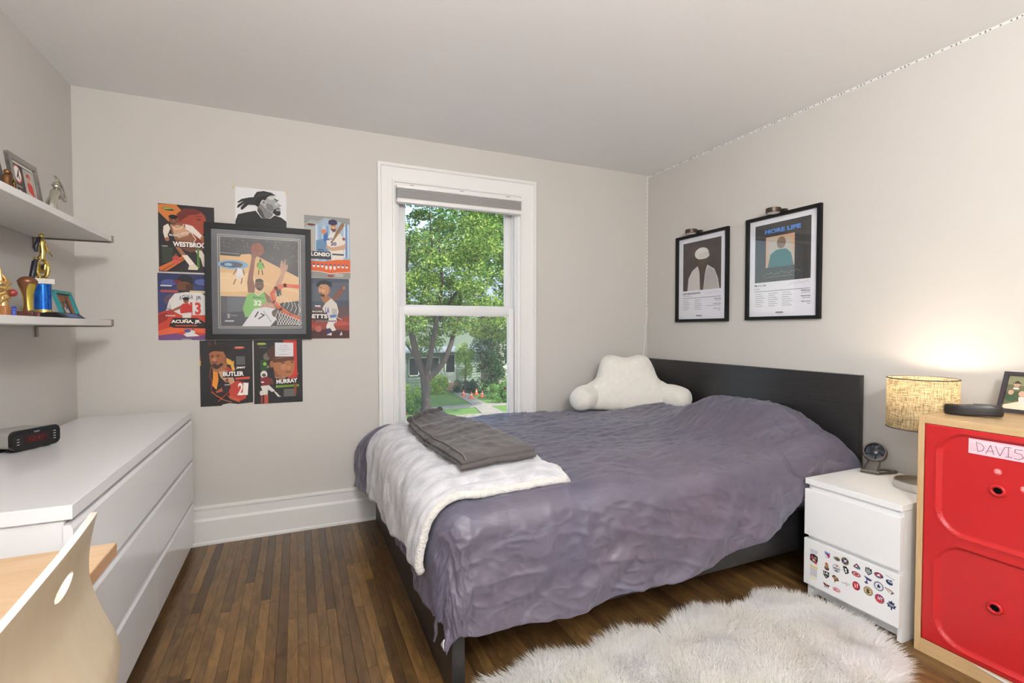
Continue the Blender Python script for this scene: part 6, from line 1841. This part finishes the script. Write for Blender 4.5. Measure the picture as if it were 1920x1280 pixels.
shrub('weedy_bush', 'weedy light green bush at the right lawn edge', (12.2, 29.2, -2.75), (1.1, .9, .7), 36, .28, 80, .11, ML_mid, 36)
shrub('ground_bush', 'green bush spreading around the foot of the maple trunk', (5.35, 25.9, -2.85), (.9, .7, .5), 30, .25, 90, .10, ML_mid, 37)
shrub('round_bush', 'small round bush beside the path near the street', (11.35, 27.4, -2.95), (.6, .5, .4), 18, .2, 80, .09, ML_mid, 38)
t = thing('far_tree', 'hazy tree line rising behind the house', 'tree', (14, 46, GZ), 'trees outside the window')
leaves('crown', t, blobs_in((16, 46, 5.2), (15, 4, 7.5), 300, 1.3, 41), 110, .42, ML_far, 6)
k = MB(); k.tube([(14, 46, GZ), (14.3, 46, 4)], [.4, .2], 10); obj('trunk', k, M_bark, t, 60)
t = thing('far_tree', 'broad leafy tree line behind the left end of the house', 'tree', (-2, 47, GZ), 'trees outside the window')
leaves('crown', t, blobs_in((-8, 47, 5.0), (13, 4, 7.5), 220, 1.3, 43), 100, .45, ML_far, 8)
k = MB(); k.tube([(-2, 47, GZ), (-2.2, 47, 4)], [.4, .2], 10); obj('trunk', k, M_bark, t, 60)
# house across the street
hs = thing('house', 'sage green clapboard house with porch windows across the street', 'house', (8, 36, GZ))
M_side = mat('sage_siding', (112, 128, 112), .7)
HX0, HX1, HY_ = 3.0, 12.7, 34.6
k = MB(); k.box(HX0, HX1, HY_ + .08, 42, GZ, 3.2); obj('wall', k, M_side, hs, 0)
z = GZ + .25
while z < -.3:
    k = MB()
    k.prism([(0, 0), (.045, 0), (.015, .2), (0, .2)], lambda a, b, d: (d, HY_ + .08 - a, z + b), HX0, HX1)
    if z < -2.1 or z > -.75:
        obj('clapboard', k, M_side, hs, 0)
    else:
        k.bm.free()
        for (a0, a1) in ((HX0, 7.2), (9.55, 9.85), (10.75, HX1)):
            k = MB(); k.prism([(0, 0), (.045, 0), (.015, .2), (0, .2)], lambda a, b, d: (d, HY_ + .08 - a, z + b), a0, a1); obj('clapboard', k, M_side, hs, 0)
    z += .2
M_htrim = mat('house_trim', (168, 178, 164), .6)
M_hglass = mat('dark_porch_glass', (34, 40, 42), .4, spec=.2)
for (a, b) in ((7.25, 8.0), (8.0, 8.75), (8.75, 9.5)):
    k = MB()
    for q in ((a, a + .06, -2.1, -.75), (b - .06, b, -2.1, -.75), (a, b, -2.1, -2.02), (a, b, -.83, -.75)):
        k.box(q[0], q[1], HY_ - .02, HY_ + .07, q[2], q[3])
    w_ = obj('porch_window', k, M_htrim, hs, 0)
    k = MB(); k.box(a + .06, b - .06, HY_ + .05, HY_ + .07, -2.02, -.83); obj('pane', k, M_hglass, w_, 0)
k = MB()
for q in ((9.88, 9.98, -2.66, -.55), (10.62, 10.72, -2.66, -.55), (9.88, 10.72, -.65, -.55), (9.98, 10.62, -2.66, -1.9)):
    k.box(q[0], q[1], HY_ - .03, HY_ + .07, q[2], q[3])
d_ = obj('front_door', k, M_htrim, hs, 0)
k = MB(); k.box(9.98, 10.62, HY_ + .03, HY_ + .06, -1.9, -.65); obj('pane', k, M_hglass, d_, 0)
M_step = mat('reddish_steps', (168, 138, 118), .8)
for i in range(4):
    k = MB(); k.box(9.75, 10.95, HY_ - 1.0 + .25 * i, HY_ - .75 + .25 * i + .02, GZ, GZ + .135 * (i + 1)); obj('step', k, M_step, hs, 0)
k = MB(); k.tube([(9.72, HY_ - 1.0, GZ + .8), (9.72, HY_, GZ + 1.4)], .025, 6); k.tube([(9.72, HY_ - 1.0, GZ), (9.72, HY_ - 1.0, GZ + .8)], .02, 6); obj('handrail', k, M_htrim, hs)
k = MB(); k.prism([(-.55, -.42), (-.55, -.3), (1.6, .75), (1.6, .6)], lambda a, b, d: (d, HY_ + a, b), HX0 - .3, HX1 + .3); obj('porch_roof', k, mat('blue_grey_shingle', (112, 124, 136), .8), hs, 0)
k = MB(); k.prism([(0, 3.2), (3.8, 6.4), (7.6, 3.2)], lambda a, b, d: (d, HY_ - .1 + a, b), HX0 - .3, HX1 + .3); obj('roof', k, mat('blue_grey_shingle', (112, 124, 136), .8), hs, 0)
h2 = thing('neighbour_house', 'pale pinkish stucco house at the right edge of the window view', 'house', (18, 38, GZ))
k = MB(); k.box(15.0, 22, 36.5, 44, GZ, 3.0); obj('wall', k, mat('pale_stucco', (222, 210, 200), .8), h2, 0)
k = MB(); k.box(14.95, 22, 36.45, 36.5, GZ, GZ + .7); obj('foundation', k, M_conc, h2, 0)
k = MB(); k.box(15.5, 15.85, 36.42, 36.5, -1.4, -.5); obj('window', k, M_hglass, h2, 0)
k = MB(); k.prism([(0, 3.0), (4, 5.8), (8, 3.0)], lambda a, b, d: (d, 36.2 + a, b), 14, 22.3); obj('roof', k, mat('blue_grey_shingle', (112, 124, 136), .8), h2, 0)
k = MB()
k.box(11.9, 12.65, 27.9, 28.3, GZ, GZ + .85, .01)
for i in range(5):
    k.box(11.9 + .15 * i, 12.02 + .15 * i, 27.86, 27.9, GZ + .05, GZ + .8)
solo('planter_box', k, mat('red_brown_timber', (120, 62, 50), .8), 'red-brown slatted timber box at the right edge of the lawn', 'planter', smooth=0)
# traffic cones
M_cone = mat('cone_orange', (232, 92, 48), .5)
M_conew = mat('cone_band', (236, 226, 220), .5)
cone_labels = ['orange traffic cone nearest the house steps', 'orange traffic cone second from the left in the path group', 'orange traffic cone furthest back in the path group', 'orange traffic cone rightmost of the path group', 'lone orange traffic cone at the left edge of the window view']
for lb, (x, y) in zip(cone_labels, ((10.07, 30.8), (10.23, 29.65), (11.11, 31.2), (11.03, 29.84), (5.12, 25.45))):
    t = thing('traffic_cone', lb, 'traffic cone', (x, y, GZ), 'traffic cones across the street')
    k = MB(); k.box(x - .14, x + .14, y - .14, y + .14, GZ + .03, GZ + .06, .01); obj('base', k, M_cone, t)
    k = MB(); k.lathe([(.11, .06), (.07, .22), (.03, .42), (.022, .43), (1e-5, .43)], (x, y, GZ), 16); obj('cone', k, M_cone, t)
    k = MB(); k.lathe([(.070, .235), (.058, .285)], (x, y, GZ), 16); obj('band', k, M_conew, t)
# roofing felt over this house's ceiling is the ceiling slab itself
